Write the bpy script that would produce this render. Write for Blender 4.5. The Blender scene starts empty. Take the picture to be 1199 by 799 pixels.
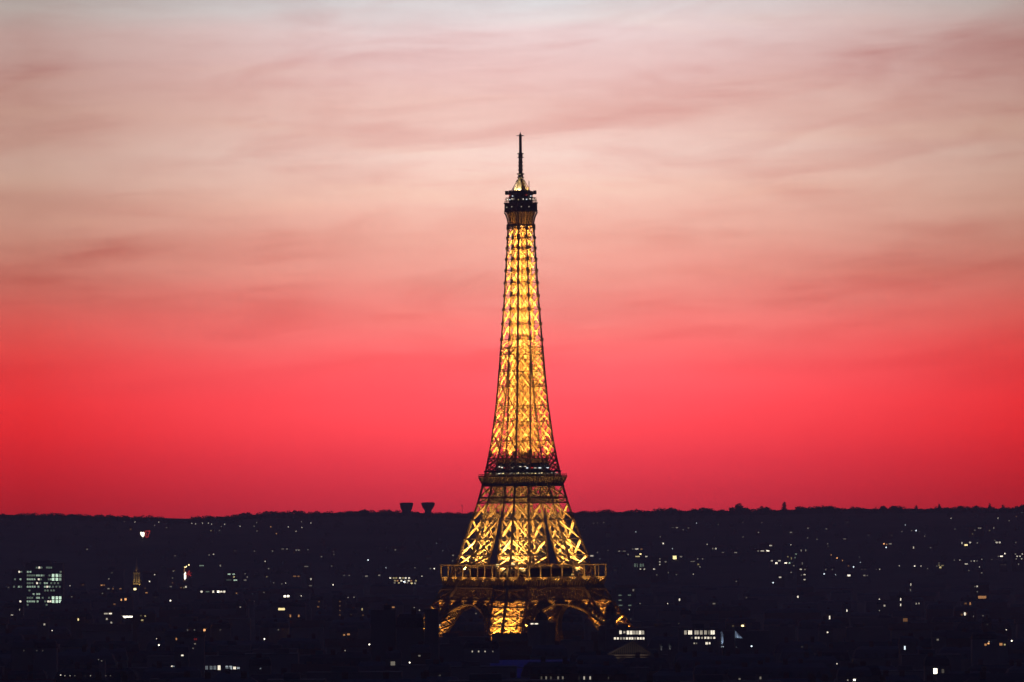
import bpy, math, random
from mathutils import Vector, Matrix
from math import sin, cos, pi, radians

random.seed(11)
SC = bpy.context.scene
COL = SC.collection

# ------------------------------------------------------------------ camera
IMW, IMH, FPX = 1199.0, 799.0, 7920.0
CAM_H = 98.5                     # metres above the tower's ground
HORIZON = 596.0
PITCH = math.atan((HORIZON - IMH / 2) / FPX)
ROLL = radians(0.38)
FWD = Vector((0, cos(PITCH), sin(PITCH)))
UP0 = Vector((0, -sin(PITCH), cos(PITCH)))
RT0 = Vector((1, 0, 0))
RT = RT0 * cos(ROLL) - UP0 * sin(ROLL)
UP = UP0 * cos(ROLL) + RT0 * sin(ROLL)
cam_d = bpy.data.cameras.new('camera')
cam_d.sensor_width = 36.0
cam_d.lens = 36.0 * FPX / IMW
cam_d.clip_start = 1.0
cam_d.clip_end = 60000.0
cam = bpy.data.objects.new('camera', cam_d)
COL.objects.link(cam)
M3 = Matrix((RT, UP, -FWD)).transposed()
cam.matrix_world = Matrix.Translation((0, 0, CAM_H)) @ M3.to_4x4()
SC.camera = cam
CAMP = Vector((0, 0, CAM_H))


def ray(px, py):
    return FWD + RT * ((px - IMW / 2) / FPX) + UP * ((IMH / 2 - py) / FPX)


def at(px, py, Y):
    d = ray(px, py)
    return CAMP + d * (Y / d.y)


def to_px(p):
    v = Vector(p) - CAMP
    k = FPX / v.dot(FWD)
    return IMW / 2 + v.dot(RT) * k, IMH / 2 - v.dot(UP) * k


# ------------------------------------------------------------------ render settings, exposure
SC.render.engine = 'CYCLES'
SC.view_settings.view_transform = 'Standard'
SC.view_settings.look = 'None'
SC.view_settings.exposure = 0.0
SC.view_settings.gamma = 1.0
SC.view_settings.use_curve_mapping = False
cy = SC.cycles
cy.use_denoising = True
cy.max_bounces = 5
cy.diffuse_bounces = 3
cy.glossy_bounces = 2
cy.transmission_bounces = 2
cy.volume_bounces = 0
cy.transparent_max_bounces = 6
cy.sample_clamp_indirect = 4.0
cy.use_light_tree = True
cy.pixel_filter_type = 'BLACKMAN_HARRIS'


def lin(c):
    return tuple(((v / 255) / 12.92 if v <= 10 else (((v / 255) + 0.055) / 1.055) ** 2.4) for v in c)


# ------------------------------------------------------------------ dusk sky (world)
HAZE_DENSITY = 8.0e-5
SKY_GAIN = 4.0                   # ramp colours are stored divided by this
SKY_LEVEL = 0.95
SKY_ROWS = [  # photo row -> colour of the clear afterglow at that height above the horizon
    (-420, (94.7, 115.9, 143.8)),
    (-150, (149.2, 168.9, 184.7)),
    (-40, (205.4, 219.2, 220.9)),
    (0, (231.1, 236.7, 235.6)),
    (35, (244.0, 226.7, 223.6)),
    (80, (243.8, 212.7, 206.0)),
    (130, (247.0, 212.0, 199.1)),
    (180, (255.6, 222.2, 205.2)),
    (230, (255.9, 209.6, 187.9)),
    (280, (250.3, 183.1, 161.7)),
    (325, (250.8, 164.1, 145.3)),
    (360, (257.5, 147.8, 133.6)),
    (395, (266.3, 127.7, 120.2)),
    (430, (274.1, 110.3, 109.0)),
    (451, (276.6, 102.5, 103.7)),
    (470, (278.9, 93.6, 96.1)),
    (505, (265.9, 79.2, 83.2)),
    (540, (238.6, 63.9, 72.9)),
    (575, (211.1, 51.6, 62.9)),
    (600, (190.9, 43.9, 57.4)),
    (680, (114.3, 27.3, 38.6))]
world = bpy.data.worlds.new('World')
SC.world = world
world.use_nodes = True
nt = world.node_tree
for n in list(nt.nodes):
    nt.nodes.remove(n)


def N(tree, typ, **kw):
    n = tree.nodes.new(typ)
    for k, v in kw.items():
        setattr(n, k, v)
    return n


def mth(tree, op, a, b=None, c=None, clamp=False):
    n = N(tree, 'ShaderNodeMath', operation=op)
    n.use_clamp = clamp
    for i, v in enumerate((a, b, c)):
        if v is None:
            continue
        if isinstance(v, (int, float)):
            n.inputs[i].default_value = v
        else:
            tree.links.new(v, n.inputs[i])
    return n.outputs[0]


def smooth(tree, v, lo, hi, o0=0.0, o1=1.0):
    n = N(tree, 'ShaderNodeMapRange', interpolation_type='SMOOTHSTEP')
    tree.links.new(v, n.inputs['Value'])
    n.inputs['From Min'].default_value = lo
    n.inputs['From Max'].default_value = hi
    n.inputs['To Min'].default_value = o0
    n.inputs['To Max'].default_value = o1
    return n.outputs['Result']


def mixc(tree, f, a, b, blend='MIX'):
    n = N(tree, 'ShaderNodeMix', data_type='RGBA', blend_type=blend)
    if isinstance(f, (int, float)):
        n.inputs[0].default_value = f
    else:
        tree.links.new(f, n.inputs[0])
    for s, v in ((n.inputs[6], a), (n.inputs[7], b)):
        if isinstance(v, tuple):
            s.default_value = (*v[:3], 1)
        else:
            tree.links.new(v, s)
    return n.outputs[2]


def gauss(tree, x, c, w):
    d = mth(tree, 'DIVIDE', mth(tree, 'SUBTRACT', x, c), w)
    return mth(tree, 'POWER', math.e, mth(tree, 'MULTIPLY', mth(tree, 'MULTIPLY', d, d), -1.0))


tc = N(nt, 'ShaderNodeTexCoord')
sep = N(nt, 'ShaderNodeSeparateXYZ')
nt.links.new(tc.outputs['Generated'], sep.inputs[0])
deg = 180 / pi
el = mth(nt, 'MULTIPLY', mth(nt, 'ARCSINE', sep.outputs[2]), deg)
az = mth(nt, 'MULTIPLY', mth(nt, 'ARCTAN2', sep.outputs[0], sep.outputs[1]), deg)
aaz = mth(nt, 'ABSOLUTE', az)
ELMIN, ELMAX = -1.0, 8.0


def row_el(y):
    return math.degrees(math.atan((HORIZON - y) / FPX))


# gentle wander of the bands so that they are not ruler-straight
wv = N(nt, 'ShaderNodeCombineXYZ')
nt.links.new(mth(nt, 'MULTIPLY', az, 0.28), wv.inputs[0])
nt.links.new(mth(nt, 'MULTIPLY', el, 0.9), wv.inputs[1])
nz = N(nt, 'ShaderNodeTexNoise')
nz.inputs['Scale'].default_value = 1.0
nz.inputs['Detail'].default_value = 3.0
nt.links.new(wv.outputs[0], nz.inputs['Vector'])
wob = mth(nt, 'MULTIPLY', mth(nt, 'SUBTRACT', nz.outputs[0], 0.5), 0.5)
wob = mth(nt, 'MULTIPLY', wob, smooth(nt, el, 0.6, 1.8))
elw = mth(nt, 'ADD', el, wob)
rampn = N(nt, 'ShaderNodeMapRange')
nt.links.new(elw, rampn.inputs['Value'])
rampn.inputs['From Min'].default_value = ELMIN
rampn.inputs['From Max'].default_value = ELMAX
cr = N(nt, 'ShaderNodeValToRGB')
nt.links.new(rampn.outputs['Result'], cr.inputs[0])
rows = sorted(SKY_ROWS, key=lambda r: -r[0])
els = cr.color_ramp.elements
while len(els) < len(rows):
    els.new(0.5)
for e, (y, c) in zip(els, rows):
    e.position = (row_el(y) - ELMIN) / (ELMAX - ELMIN)
    # the sky is seen through the evening air; its own brightness is that much higher
    path = min(12950.0, (336 - CAM_H) / math.sin(math.radians(max(0.02, row_el(y)))))
    k_ = SKY_LEVEL * math.exp(HAZE_DENSITY * path) / SKY_GAIN
    gg, bb = (0.92, 0.94) if y < 140 else (0.98, 1.03) if y < 400 else (0.85, 0.92)
    e.color = (*[v * k_ * g_ for v, g_ in zip(lin(c), (1, gg, bb))], 1)
glow = cr.outputs[0]


# streaky high cloud: long thin noise, sheared so that the streaks climb a little
def streak(sx, sy, shear, detail, seed, dist=0.4):
    v = N(nt, 'ShaderNodeCombineXYZ')
    nt.links.new(mth(nt, 'MULTIPLY', az, sx), v.inputs[0])
    nt.links.new(mth(nt, 'ADD', mth(nt, 'MULTIPLY', el, sy), mth(nt, 'MULTIPLY', az, shear)), v.inputs[1])
    v.inputs[2].default_value = seed
    t = N(nt, 'ShaderNodeTexNoise')
    t.inputs['Scale'].default_value = 1.0
    t.inputs['Detail'].default_value = detail
    t.inputs['Roughness'].default_value = 0.55
    t.inputs['Distortion'].default_value = dist
    nt.links.new(v.outputs[0], t.inputs['Vector'])
    return t.outputs[0]


s1 = smooth(nt, streak(0.55, 3.4, 0.10, 5, 3.1), 0.42, 0.72)
s2 = smooth(nt, streak(1.1, 9.0, -0.35, 4, 7.7), 0.45, 0.78)
s3 = smooth(nt, streak(0.45, 2.0, -0.22, 4, 12.4, 0.8), 0.45, 0.70)


def patch(px, py, wx, wy, slope=0.0):
    """a soft bank of cloud at a bearing and height (degrees)"""
    a0 = math.degrees(math.atan((px - IMW / 2) / FPX))
    e0 = row_el(py)
    u = mth(nt, 'SUBTRACT', az, a0)
    w = mth(nt, 'SUBTRACT', mth(nt, 'SUBTRACT', el, e0), mth(nt, 'MULTIPLY', u, slope))
    g1 = mth(nt, 'DIVIDE', u, wx / 138.2)
    g2 = mth(nt, 'DIVIDE', w, wy / 138.2)
    q = mth(nt, 'ADD', mth(nt, 'MULTIPLY', g1, g1), mth(nt, 'MULTIPLY', g2, g2))
    return mth(nt, 'POWER', math.e, mth(nt, 'MULTIPLY', q, -1.0))


def addall(vals):
    r = vals[0]
    for v in vals[1:]:
        r = mth(nt, 'ADD', r, v)
    return r


dark = addall([
    mth(nt, 'MULTIPLY', patch(90, 235, 170, 16, -0.04), 1.25),
    mth(nt, 'MULTIPLY', patch(110, 296, 110, 13, 0.2), 0.9),
    mth(nt, 'MULTIPLY', patch(300, 300, 170, 12, 0.02), 0.45),
    mth(nt, 'MULTIPLY', patch(40, 78, 60, 12, 0.0), 0.7),
    mth(nt, 'MULTIPLY', patch(250, 350, 330, 26, -0.05), 0.65),
    mth(nt, 'MULTIPLY', patch(880, 345, 300, 26, 0.10), 0.6),
    mth(nt, 'MULTIPLY', patch(1000, 385, 90, 9, 0.18), 0.4),
    mth(nt, 'MULTIPLY', patch(1080, 60, 200, 22, 0.10), 0.6),
    mth(nt, 'MULTIPLY', patch(740, 130, 140, 24, 0.15), 0.4),
    mth(nt, 'MULTIPLY', patch(960, 235, 260, 14, 0.04), 0.4)])
darkmod = mth(nt, 'MULTIPLY', dark, mth(nt, 'ADD', mth(nt, 'MULTIPLY', s2, 0.7), 0.6))
cl = addall([mth(nt, 'MULTIPLY', s1, 0.22), mth(nt, 'MULTIPLY', s2, 0.14), mth(nt, 'MULTIPLY', s3, 0.34),
             mth(nt, 'MULTIPLY', darkmod, 0.44)])
hi_band = mth(nt, 'MULTIPLY', smooth(nt, el, 0.5, 1.7, 0.12, 1.0), smooth(nt, el, 9, 22, 1.0, 0.15))
cl = mth(nt, 'MULTIPLY', cl, hi_band, clamp=True)
# cloud in front of the glow: pinker and a little darker than the clear sky behind it
glow_c = mixc(nt, cl, glow, mixc(nt, 1.0, glow, (0.76, 0.49, 0.48), 'MULTIPLY'))
bright = smooth(nt, streak(0.4, 4.2, 0.06, 3, 21.0), 0.52, 0.78)
glow_c = mixc(nt, mth(nt, 'MULTIPLY', mth(nt, 'MULTIPLY', bright, hi_band), 0.30), glow_c,
              mixc(nt, 1.0, glow_c, (1.10, 1.16, 1.06), 'MULTIPLY'))
# the glow is strongest over the point where the sun went down
gs = gauss(nt, az, 0.15, 4.4)
fs_ = mth(nt, 'MULTIPLY', mth(nt, 'SUBTRACT', 1.0, gs), 1.66, clamp=True)
tint = mixc(nt, smooth(nt, el, 0.7, 2.4), (0.68, 0.26, 0.17), (0.60, 0.53, 0.48))
glow_c = mixc(nt, fs_, glow_c, mixc(nt, 1.0, glow_c, tint, 'MULTIPLY'))
# rest of the dome: a Nishita sky with the sun on the horizon, far dimmer than the afterglow
sky = N(nt, 'ShaderNodeTexSky', sky_type='NISHITA')
sky.sun_disc = False
sky.sun_elevation = radians(0.5)
sky.sun_rotation = radians(0.0)
sky.altitude = 60.0
dome = mixc(nt, 1.0, sky.outputs[0], (0.001, 0.001, 0.0018), 'MULTIPLY')
navy = mixc(nt, smooth(nt, el, -5, 60), (0.0006, 0.0010, 0.0040), (0.0012, 0.0020, 0.0075))
dome = mixc(nt, 1.0, navy, dome, 'ADD')
west = mth(nt, 'MULTIPLY', smooth(nt, aaz, 35, 85, 1.0, 0.0), smooth(nt, el, 4.6, 10.0, 1.0, 0.0))
full = mixc(nt, west, dome, glow_c)
below = smooth(nt, el, -4.0, -0.6, 0.0, 1.0)
full = mixc(nt, below, (0.002, 0.002, 0.004), full)
bg = N(nt, 'ShaderNodeBackground')
nt.links.new(full, bg.inputs[0])
bg.inputs[1].default_value = SKY_GAIN
wo = N(nt, 'ShaderNodeOutputWorld')
nt.links.new(bg.outputs[0], wo.inputs[0])
world.cycles.sampling_method = 'AUTOMATIC'


# ------------------------------------------------------------------ materials
def material(name, col, rough=0.8, var=0.25, scale=0.2, col2=None, metal=0.0):
    m = bpy.data.materials.new(name)
    m.use_nodes = True
    t = m.node_tree
    b = t.nodes['Principled BSDF']
    tcn = N(t, 'ShaderNodeTexCoord')
    no = N(t, 'ShaderNodeTexNoise')
    no.inputs['Scale'].default_value = scale
    no.inputs['Detail'].default_value = 4.0
    t.links.new(tcn.outputs['Object'], no.inputs['Vector'])
    c2 = col2 or tuple(min(1, v * (1 - var)) for v in col)
    c1 = tuple(min(1, v * (1 + var * 0.5)) for v in col)
    mr = smooth(t, no.outputs[0], 0.3, 0.7)
    t.links.new(mixc(t, mr, c1, c2), b.inputs['Base Color'])
    b.inputs['Roughness'].default_value = rough
    b.inputs['Metallic'].default_value = metal
    return m


def emitter(name, col, s):
    m = bpy.data.materials.new(name)
    m.use_nodes = True
    t = m.node_tree
    b = t.nodes['Principled BSDF']
    b.inputs['Base Color'].default_value = (0.05, 0.05, 0.05, 1)
    b.inputs['Emission Color'].default_value = (*col, 1)
    b.inputs['Emission Strength'].default_value = s
    m.cycles.emission_sampling = 'NONE'
    return m


MAT = dict(
    iron=material('iron_paint', (0.34, 0.255, 0.165), 0.6, 0.25, 0.35),
    iron_dark=material('dark_iron', (0.10, 0.08, 0.07), 0.55, 0.3, 0.5),
    stone=material('limestone', (0.34, 0.31, 0.26), 0.9, 0.3, 0.08),
    render=material('plaster', (0.40, 0.38, 0.34), 0.9, 0.3, 0.1),
    brick=material('brick', (0.24, 0.13, 0.09), 0.9, 0.3, 0.3),
    concrete=material('concrete', (0.26, 0.26, 0.25), 0.85, 0.3, 0.1),
    zinc=material('zinc_roof', (0.16, 0.17, 0.19), 0.85, 0.3, 0.15),
    slate=material('slate_roof', (0.07, 0.075, 0.09), 0.85, 0.3, 0.25),
    tile=material('clay_tile', (0.20, 0.09, 0.06), 0.85, 0.3, 0.3),
    frame=material('window_frame', (0.12, 0.12, 0.12), 0.6, 0.1, 1.0),
    glass=material('dark_glass', (0.02, 0.022, 0.028), 0.15, 0.2, 1.0),
    foliage=material('foliage', (0.055, 0.075, 0.035), 0.9, 0.5, 0.3),
    bark=material('bark', (0.09, 0.065, 0.045), 0.95, 0.3, 1.0),
    ground=material('ground', (0.06, 0.06, 0.055), 0.95, 0.5, 0.01),
    pole=material('lamp_pole', (0.08, 0.085, 0.09), 0.5, 0.2, 1.0),
    cloth=material('flag_cloth', (0.62, 0.70, 0.80), 0.9, 0.2, 0.6),
)
GC = dict(w=(1.0, 0.89, 0.70), c=(0.80, 0.92, 1.0), y=(1.0, 0.80, 0.36), o=(1.0, 0.46, 0.17), g=(0.74, 1.0, 0.76), r=(1.0, 0.06, 0.05), b=(0.02, 0.03, 0.42))
GW = dict(w='white', c='cool white', y='yellow', o='orange', g='greenish', r='red', b='blue')
GS = {0: 0.07, 1: 0.19, 2: 0.55, 3: 1.6, 4: 4.2}
SW = {0: 'barely lit', 1: 'faint', 2: 'small', 3: 'bright', 4: 'dazzling'}
_em = {}


def glowmat(c, s):
    if s not in GS:                       # half steps for lights far off on the hills
        GS[s] = math.sqrt(GS[int(s)] * GS[int(s) + 1])
        SW[s] = 'half ' + SW[int(s)]
    if (c, s) not in _em:
        _em[(c, s)] = emitter('%s_%s_light' % (GW[c].replace(' ', '_'), SW[s].replace(' ', '_')), GC[c], GS[s])
    return _em[(c, s)]


# ------------------------------------------------------------------ mesh helpers
class MB:
    def __init__(s):
        s.v, s.f, s.m, s.k = [], [], [], 0

    def _add(s, vs, fs):
        o = len(s.v)
        s.v += [tuple(p) for p in vs]
        s.f += [tuple(o + i for i in f) for f in fs]
        s.m += [s.k] * len(fs)
        return s

    def hexa(s, p):
        return s._add(p, [(0, 3, 2, 1), (4, 5, 6, 7), (0, 1, 5, 4), (1, 2, 6, 5), (2, 3, 7, 6), (3, 0, 4, 7)])

    def box(s, x0, y0, z0, x1, y1, z1):
        return s.hexa([(x0, y0, z0), (x1, y0, z0), (x1, y1, z0), (x0, y1, z0), (x0, y0, z1), (x1, y0, z1), (x1, y1, z1), (x0, y1, z1)])

    def frus(s, a0, b0, z0, a1, b1, z1):
        """centred frustum, half sizes a (x) and b (y)"""
        return s.hexa([(-a0, -b0, z0), (a0, -b0, z0), (a0, b0, z0), (-a0, b0, z0), (-a1, -b1, z1), (a1, -b1, z1), (a1, b1, z1), (-a1, b1, z1)])

    def bar(s, p, q, w, d, n):
        p, q, n = Vector(p), Vector(q), Vector(n)
        ax = (q - p)
        if ax.length < 1e-6:
            return s
        ax.normalize()
        t = ax.cross(n)
        if t.length < 1e-6:
            t = ax.orthogonal()
        t.normalize()
        nn = t.cross(ax).normalized()
        t *= w / 2
        nn *= d / 2
        return s.hexa([p - t - nn, p + t - nn, p + t + nn, p - t + nn, q - t - nn, q + t - nn, q + t + nn, q - t + nn])

    def lathe(s, prof, n=12, c=(0, 0, 0)):
        vs, fs = [], []
        for r, z in prof:
            for i in range(n):
                a = 2 * pi * i / n
                vs.append((c[0] + r * cos(a), c[1] + r * sin(a), c[2] + z))
        for j in range(len(prof) - 1):
            for i in range(n):
                k = (i + 1) % n
                fs.append((j * n + i, j * n + k, (j + 1) * n + k, (j + 1) * n + i))
        fs.append(tuple(reversed(range(n))))
        fs.append(tuple((len(prof) - 1) * n + i for i in range(n)))
        return s._add(vs, fs)

    def gable(s, w, d, z0, z1, ov=0.4):
        """gabled roof, ridge along x"""
        w, d = w / 2 + ov, d / 2 + ov
        return s._add([(-w, -d, z0), (w, -d, z0), (w, d, z0), (-w, d, z0), (-w, 0, z1), (w, 0, z1)],
                      [(0, 1, 5, 4), (2, 3, 4, 5), (1, 2, 5), (3, 0, 4), (0, 3, 2, 1)])

    def build(s, name, mats, parent=None, smooth_=False, me=None):
        me = s.mesh(name, mats, smooth_)
        return link(name, me, parent)

    def mesh(s, name, mats, smooth_=False):
        me = bpy.data.meshes.new(name)
        me.from_pydata(s.v, [], s.f)
        if not isinstance(mats, (list, tuple)):
            mats = [mats]
        for m in mats:
            me.materials.append(m)
        me.polygons.foreach_set('material_index', s.m)
        if smooth_:
            me.polygons.foreach_set('use_smooth', [True] * len(me.polygons))
        me.update()
        return me


def link(name, me, parent=None, loc=None, scale=None):
    o = bpy.data.objects.new(name, me)
    COL.objects.link(o)
    if parent is not None:
        o.parent = parent
    if loc is not None:
        o.location = loc
    if scale is not None:
        o.scale = scale
    return o


def empty(name, loc, rz=0.0):
    o = bpy.data.objects.new(name, None)
    o.empty_display_size = 1.0
    COL.objects.link(o)
    o.location = loc
    o.rotation_euler = (0, 0, rz)
    return o


def tag(o, label=None, cat=None, group=None, kind=None):
    if label:
        o['label'] = label
    if cat:
        o['category'] = cat
    if group:
        o['group'] = group
    if kind:
        o['kind'] = kind
    return o


def lamp(name, typ, loc, power, col, parent=None, aim=None, cone=120, radius=0.3, blend=0.4):
    d = bpy.data.lights.new(name, typ)
    d.energy = power
    d.color = col
    if typ == 'SPOT':
        d.spot_size = radians(cone)
        d.spot_blend = blend
        d.shadow_soft_size = radius
    elif typ == 'POINT':
        d.shadow_soft_size = radius
    o = bpy.data.objects.new(name, d)
    COL.objects.link(o)
    if parent is not None:
        o.parent = parent
    o.location = loc
    if aim is not None:
        o.rotation_euler = Vector(aim).to_track_quat('-Z', 'Y').to_euler()
    return o


def interp(tab, x):
    if x <= tab[0][0]:
        return tab[0][1]
    for (a, b), (c, d) in zip(tab, tab[1:]):
        if x <= c:
            return b + (d - b) * (x - a) / (c - a)
    return tab[-1][1]


def sstep(x):
    x = max(0.0, min(1.0, x))
    return x * x * (3 - 2 * x)


# ------------------------------------------------------------------ terrain
# tree-top skyline of the wooded hills, as photo column -> row
SKYLINE = [(0, 603.5), (20, 603), (50, 602.5), (80, 603.5), (100, 604), (120, 605), (145, 605.5), (165, 606), (180, 606), (195, 608.5), (205, 610),
           (218, 609), (228, 606.5), (245, 605.5), (260, 606.5), (275, 604), (290, 602), (300, 601.5), (330, 600.5), (345, 600), (360, 601.5),
           (375, 600), (400, 600.5), (420, 598.5), (426, 598), (440, 599.5), (460, 599), (480, 600.5), (500, 601), (520, 601.5), (550, 601),
           (600, 600.5), (670, 600.5), (690, 600), (710, 598.5), (722, 599.5), (728, 602), (740, 598.5), (760, 598), (786, 596), (795, 598), (800, 601),
           (810, 598.5), (828, 596), (840, 599), (856, 597.5), (885, 598.5), (892, 594.5), (900, 596), (912, 599), (925, 599.5), (930, 598), (935, 595),
           (945, 595.5), (955, 594.5), (965, 594.5), (972, 593.5), (980, 596), (990, 595.5), (1000, 595.5), (1020, 596), (1035, 594.5), (1045, 594),
           (1055, 595.5), (1078, 597), (1090, 595), (1110, 596), (1120, 594.5), (1140, 594.5), (1165, 596), (1185, 595.5), (1199, 593.5)]
YC = 10400.0


def crest_px(x):
    return 599.5 + (x - 0) / YC * FPX


def skyline(px):
    if px < 0:
        return 603.5 + 2.5 * sin(px * 0.021) + 1.2 * sin(px * 0.09)
    if px > 1199:
        return 593.5 + 2.5 * sin((px - 1199) * 0.018) + 1.2 * sin(px * 0.083)
    return interp(SKYLINE, px)


def crest_z(x):
    px = crest_px(x)
    s = sum(skyline(px + d) for d in (-24, -12, 0, 12, 24)) / 5 + 5.4
    return at(px, s, YC).z


_cz = [crest_z(-4600 + 25 * i) for i in range(369)]


def zt(x, y):
    """height of the ground: the camera's own hill, the flat city, the wooded hills beyond"""
    i = max(0, min(367.999, (x + 4600) / 25))
    k = int(i)
    c = _cz[k] + (_cz[k + 1] - _cz[k]) * (i - k)
    far = sstep((y - 7500) / (YC - 7500)) * c
    far += 2.2 * sin(x * 0.011 + y * 0.004) * sstep((y - 8000) / 800) * sstep((YC - 300 - y) / 900)
    near = 91.0 * (1 - sstep(y / 1500.0))
    return far + near


g = MB()
ys = [-1400 + 100 * i for i in range(16)] + [100 * i for i in range(2, 76)] + [7600 + 60 * i for i in range(0, 52)] + [10800, 11400, 12200, 12900]
ys = sorted(set(ys))
xs = [-4400 + 100 * i for i in range(89)]
g.v = [(x, y, zt(x, y)) for y in ys for x in xs]
nx = len(xs)
g.f = [(j * nx + i, j * nx + i + 1, (j + 1) * nx + i + 1, (j + 1) * nx + i) for j in range(len(ys) - 1) for i in range(nx - 1)]
g.m = [0] * len(g.f)
tag(g.build('ground', MAT['ground'], smooth_=True), kind='structure')


def hit(px, py, hz):
    """distance at which the line of sight is hz above the ground (hill first), and the ground height there"""
    d = ray(px, py)
    y = 7000.0
    while y < 10400:
        p = CAMP + d * (y / d.y)
        if p.z <= zt(p.x, y) + hz:
            return y
        y += 10
    return 10390.0

# ------------------------------------------------------------------ the tower
TX = at(612.2, 596, 4000).x
TH = radians(34)
tower = empty('lattice_tower', (TX, 4000, zt(TX, 4000)), TH)
tag(tower, 'very tall wrought iron lattice tower floodlit gold, tapering to a masted tip above the city', 'tower')

HALF = [(0, 62.3), (31.8, 44.2), (44.4, 37.6), (57.6, 31.6), (66.2, 28.3), (76.3, 25.7), (92.9, 21.4), (102, 19.1), (110.6, 17.3), (126.8, 14.7), (136.9, 13.2),
        (159.6, 11.0), (180.3, 9.6), (200, 8.5), (222.7, 7.2), (253, 5.9), (266, 5.4)]
LEGW = [(0, 16), (31, 14.8), (44, 14.2), (57, 13.8), (66, 13.5), (80, 12.5), (99, 10.4), (110, 9.9), (118, 10.4), (131, 10.2), (160, 9.4), (192, 8.95), (196, 8.73)]
MERGE = 194.0


def AH(h):
    return interp(HALF, h)


def WH(h):
    return interp(LEGW, h) if h < MERGE else AH(h)


def corner(sx, sy, kx, ky):
    """column line of a leg: k=0 outer side, k=1 inner side"""
    def f(h):
        o, i = AH(h), AH(h) - WH(h)
        return Vector((sx * (o if kx == 0 else i), sy * (o if ky == 0 else i), h))
    return f


def panel_face(mb, c1, c2, hs, n, xw, xd, hw, sub=False, mid=False, deep=0):
    for h0, h1 in zip(hs, hs[1:]):
        a0, b0, a1, b1 = c1(h0), c2(h0), c1(h1), c2(h1)
        # diagonals shaped for light: deep where the lit side shows, slim where shaded
        mb.bar(a0, b1, *((xw, xd) if deep >= 0 else (.17, .35)), n)
        mb.bar(b0, a1, *((xw, xd * .94) if deep <= 0 else (.17, .35)), n)
        mb.bar(a1, b1, hw, xd * 1.06, n)
        if mid:
            am, bm = (a0 + a1) / 2, (b0 + b1) / 2
            mb.bar(am, bm, hw * 0.55, xd * 0.6, n)
        if sub:
            t0, t1 = (a0 + b0) / 2, (a1 + b1) / 2
            am, bm = (a0 + a1) / 2, (b0 + b1) / 2
            for p, q in ((am, t1), (t1, bm), (bm, t0), (t0, am)):
                mb.bar(p, q, xw * 0.5, xd * 0.55, n)


H_LOW = [0, 9, 17.5, 24.5, 30.2, 35.6, 41, 44.4, 51, 57.6]
H_MID = [57.6, 65.2, 71, 80.6, 92, 102, 105, 112, 117.6]
H_UP = [117.6, 123, 128.3, 138.4, 149.7, 159.4, 170.3, 179.4, 189.5, 198.6, 207.9, 216.3, 224.5, 232.1, 239.4, 246, 252.6, 258.7, 264.4]
QUAD = [(-1, -1), (1, -1), (1, 1), (-1, 1)]
for sx, sy in QUAD:
    mb = MB()
    lo = [0] + H_LOW[1:]
    faces = [((0, 0), (1, 0), (0, sy, 0)), ((0, 0), (0, 1), (sx, 0, 0)), ((1, 0), (1, 1), (-sx, 0, 0)), ((0, 1), (1, 1), (0, -sy, 0))]
    for hs, cw, xw, xd, hw in ((H_LOW, 1.5, 0.55, 1.8, 0.75), (H_MID, 1.2, 0.5, 1.8, 0.62)):
        for kx in (0, 1):
            for ky in (0, 1):
                c = corner(sx, sy, kx, ky)
                for h0, h1 in zip(hs, hs[1:]):
                    mb.bar(c(h0), c(h1), cw, cw, (sx, sy, 0))
        for k1, k2, n in faces:
            outer = k1 == (0, 0)
            panel_face(mb, corner(sx, sy, *k1), corner(sx, sy, *k2), hs, n, .32 if outer else .8, 1.9 if outer else .4, hw if outer else .7, sub=not outer, deep=(sx if n[1] else sy) if outer else 0)
    # plate added across the leg to stop floodlight rising past the girder
    o_, i_ = AH(44.0) - .6, AH(44.0) - WH(44.0) + .6
    mb.box(min(sx * o_, sx * i_), min(sy * o_, sy * i_), 43.7, max(sx * o_, sx * i_), max(sy * o_, sy * i_), 44.0)
    mb.build('leg', MAT['iron'], tower)

# upper shaft: the four legs close in on each other and run together above the merge
mb = MB()
for sx, sy in QUAD:
    low = [h for h in H_UP if h < MERGE] + [MERGE]
    for kx in (0, 1):
        for ky in (0, 1):
            c = corner(sx, sy, kx, ky)
            for h0, h1 in zip(low, low[1:]):
                mb.bar(c(h0), c(h1), 0.85 if kx + ky else 1.0, 0.85 if kx + ky else 1.0, (sx, sy, 0))
    for k1, k2, n in (((0, 0), (1, 0), (0, sy, 0)), ((0, 0), (0, 1), (sx, 0, 0)), ((1, 0), (1, 1), (-sx, 0, 0)), ((0, 1), (1, 1), (0, -sy, 0))):
        panel_face(mb, corner(sx, sy, *k1), corner(sx, sy, *k2), low, n, *((0.22, 1.7, 0.4) if k1 == (0, 0) else (0.5, 0.3, 0.4)), sub=True, deep=(sx if n[1] else sy) if k1 == (0, 0) else 0)
for h in [x for x in H_UP if 124 < x < MERGE]:      # ties between neighbouring legs
    for sg in (-1, 1):
        o, i = AH(h), AH(h) - WH(h)
        for n, p, q in (((0, sg, 0), (-i, sg * o, h), (i, sg * o, h)), ((sg, 0, 0), (sg * o, -i, h), (sg * o, i, h)),
                        ((0, sg, 0), (-i, sg * i, h), (i, sg * i, h)), ((sg, 0, 0), (sg * i, -i, h), (sg * i, i, h))):
            mb.bar(p, q, 0.45, 0.7, n)
hi = [MERGE] + [h for h in H_UP if h > MERGE + 2] + [266.0]


def col_line(ux, uy):
    return lambda h: Vector((ux * AH(h), uy * AH(h), h))


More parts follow.
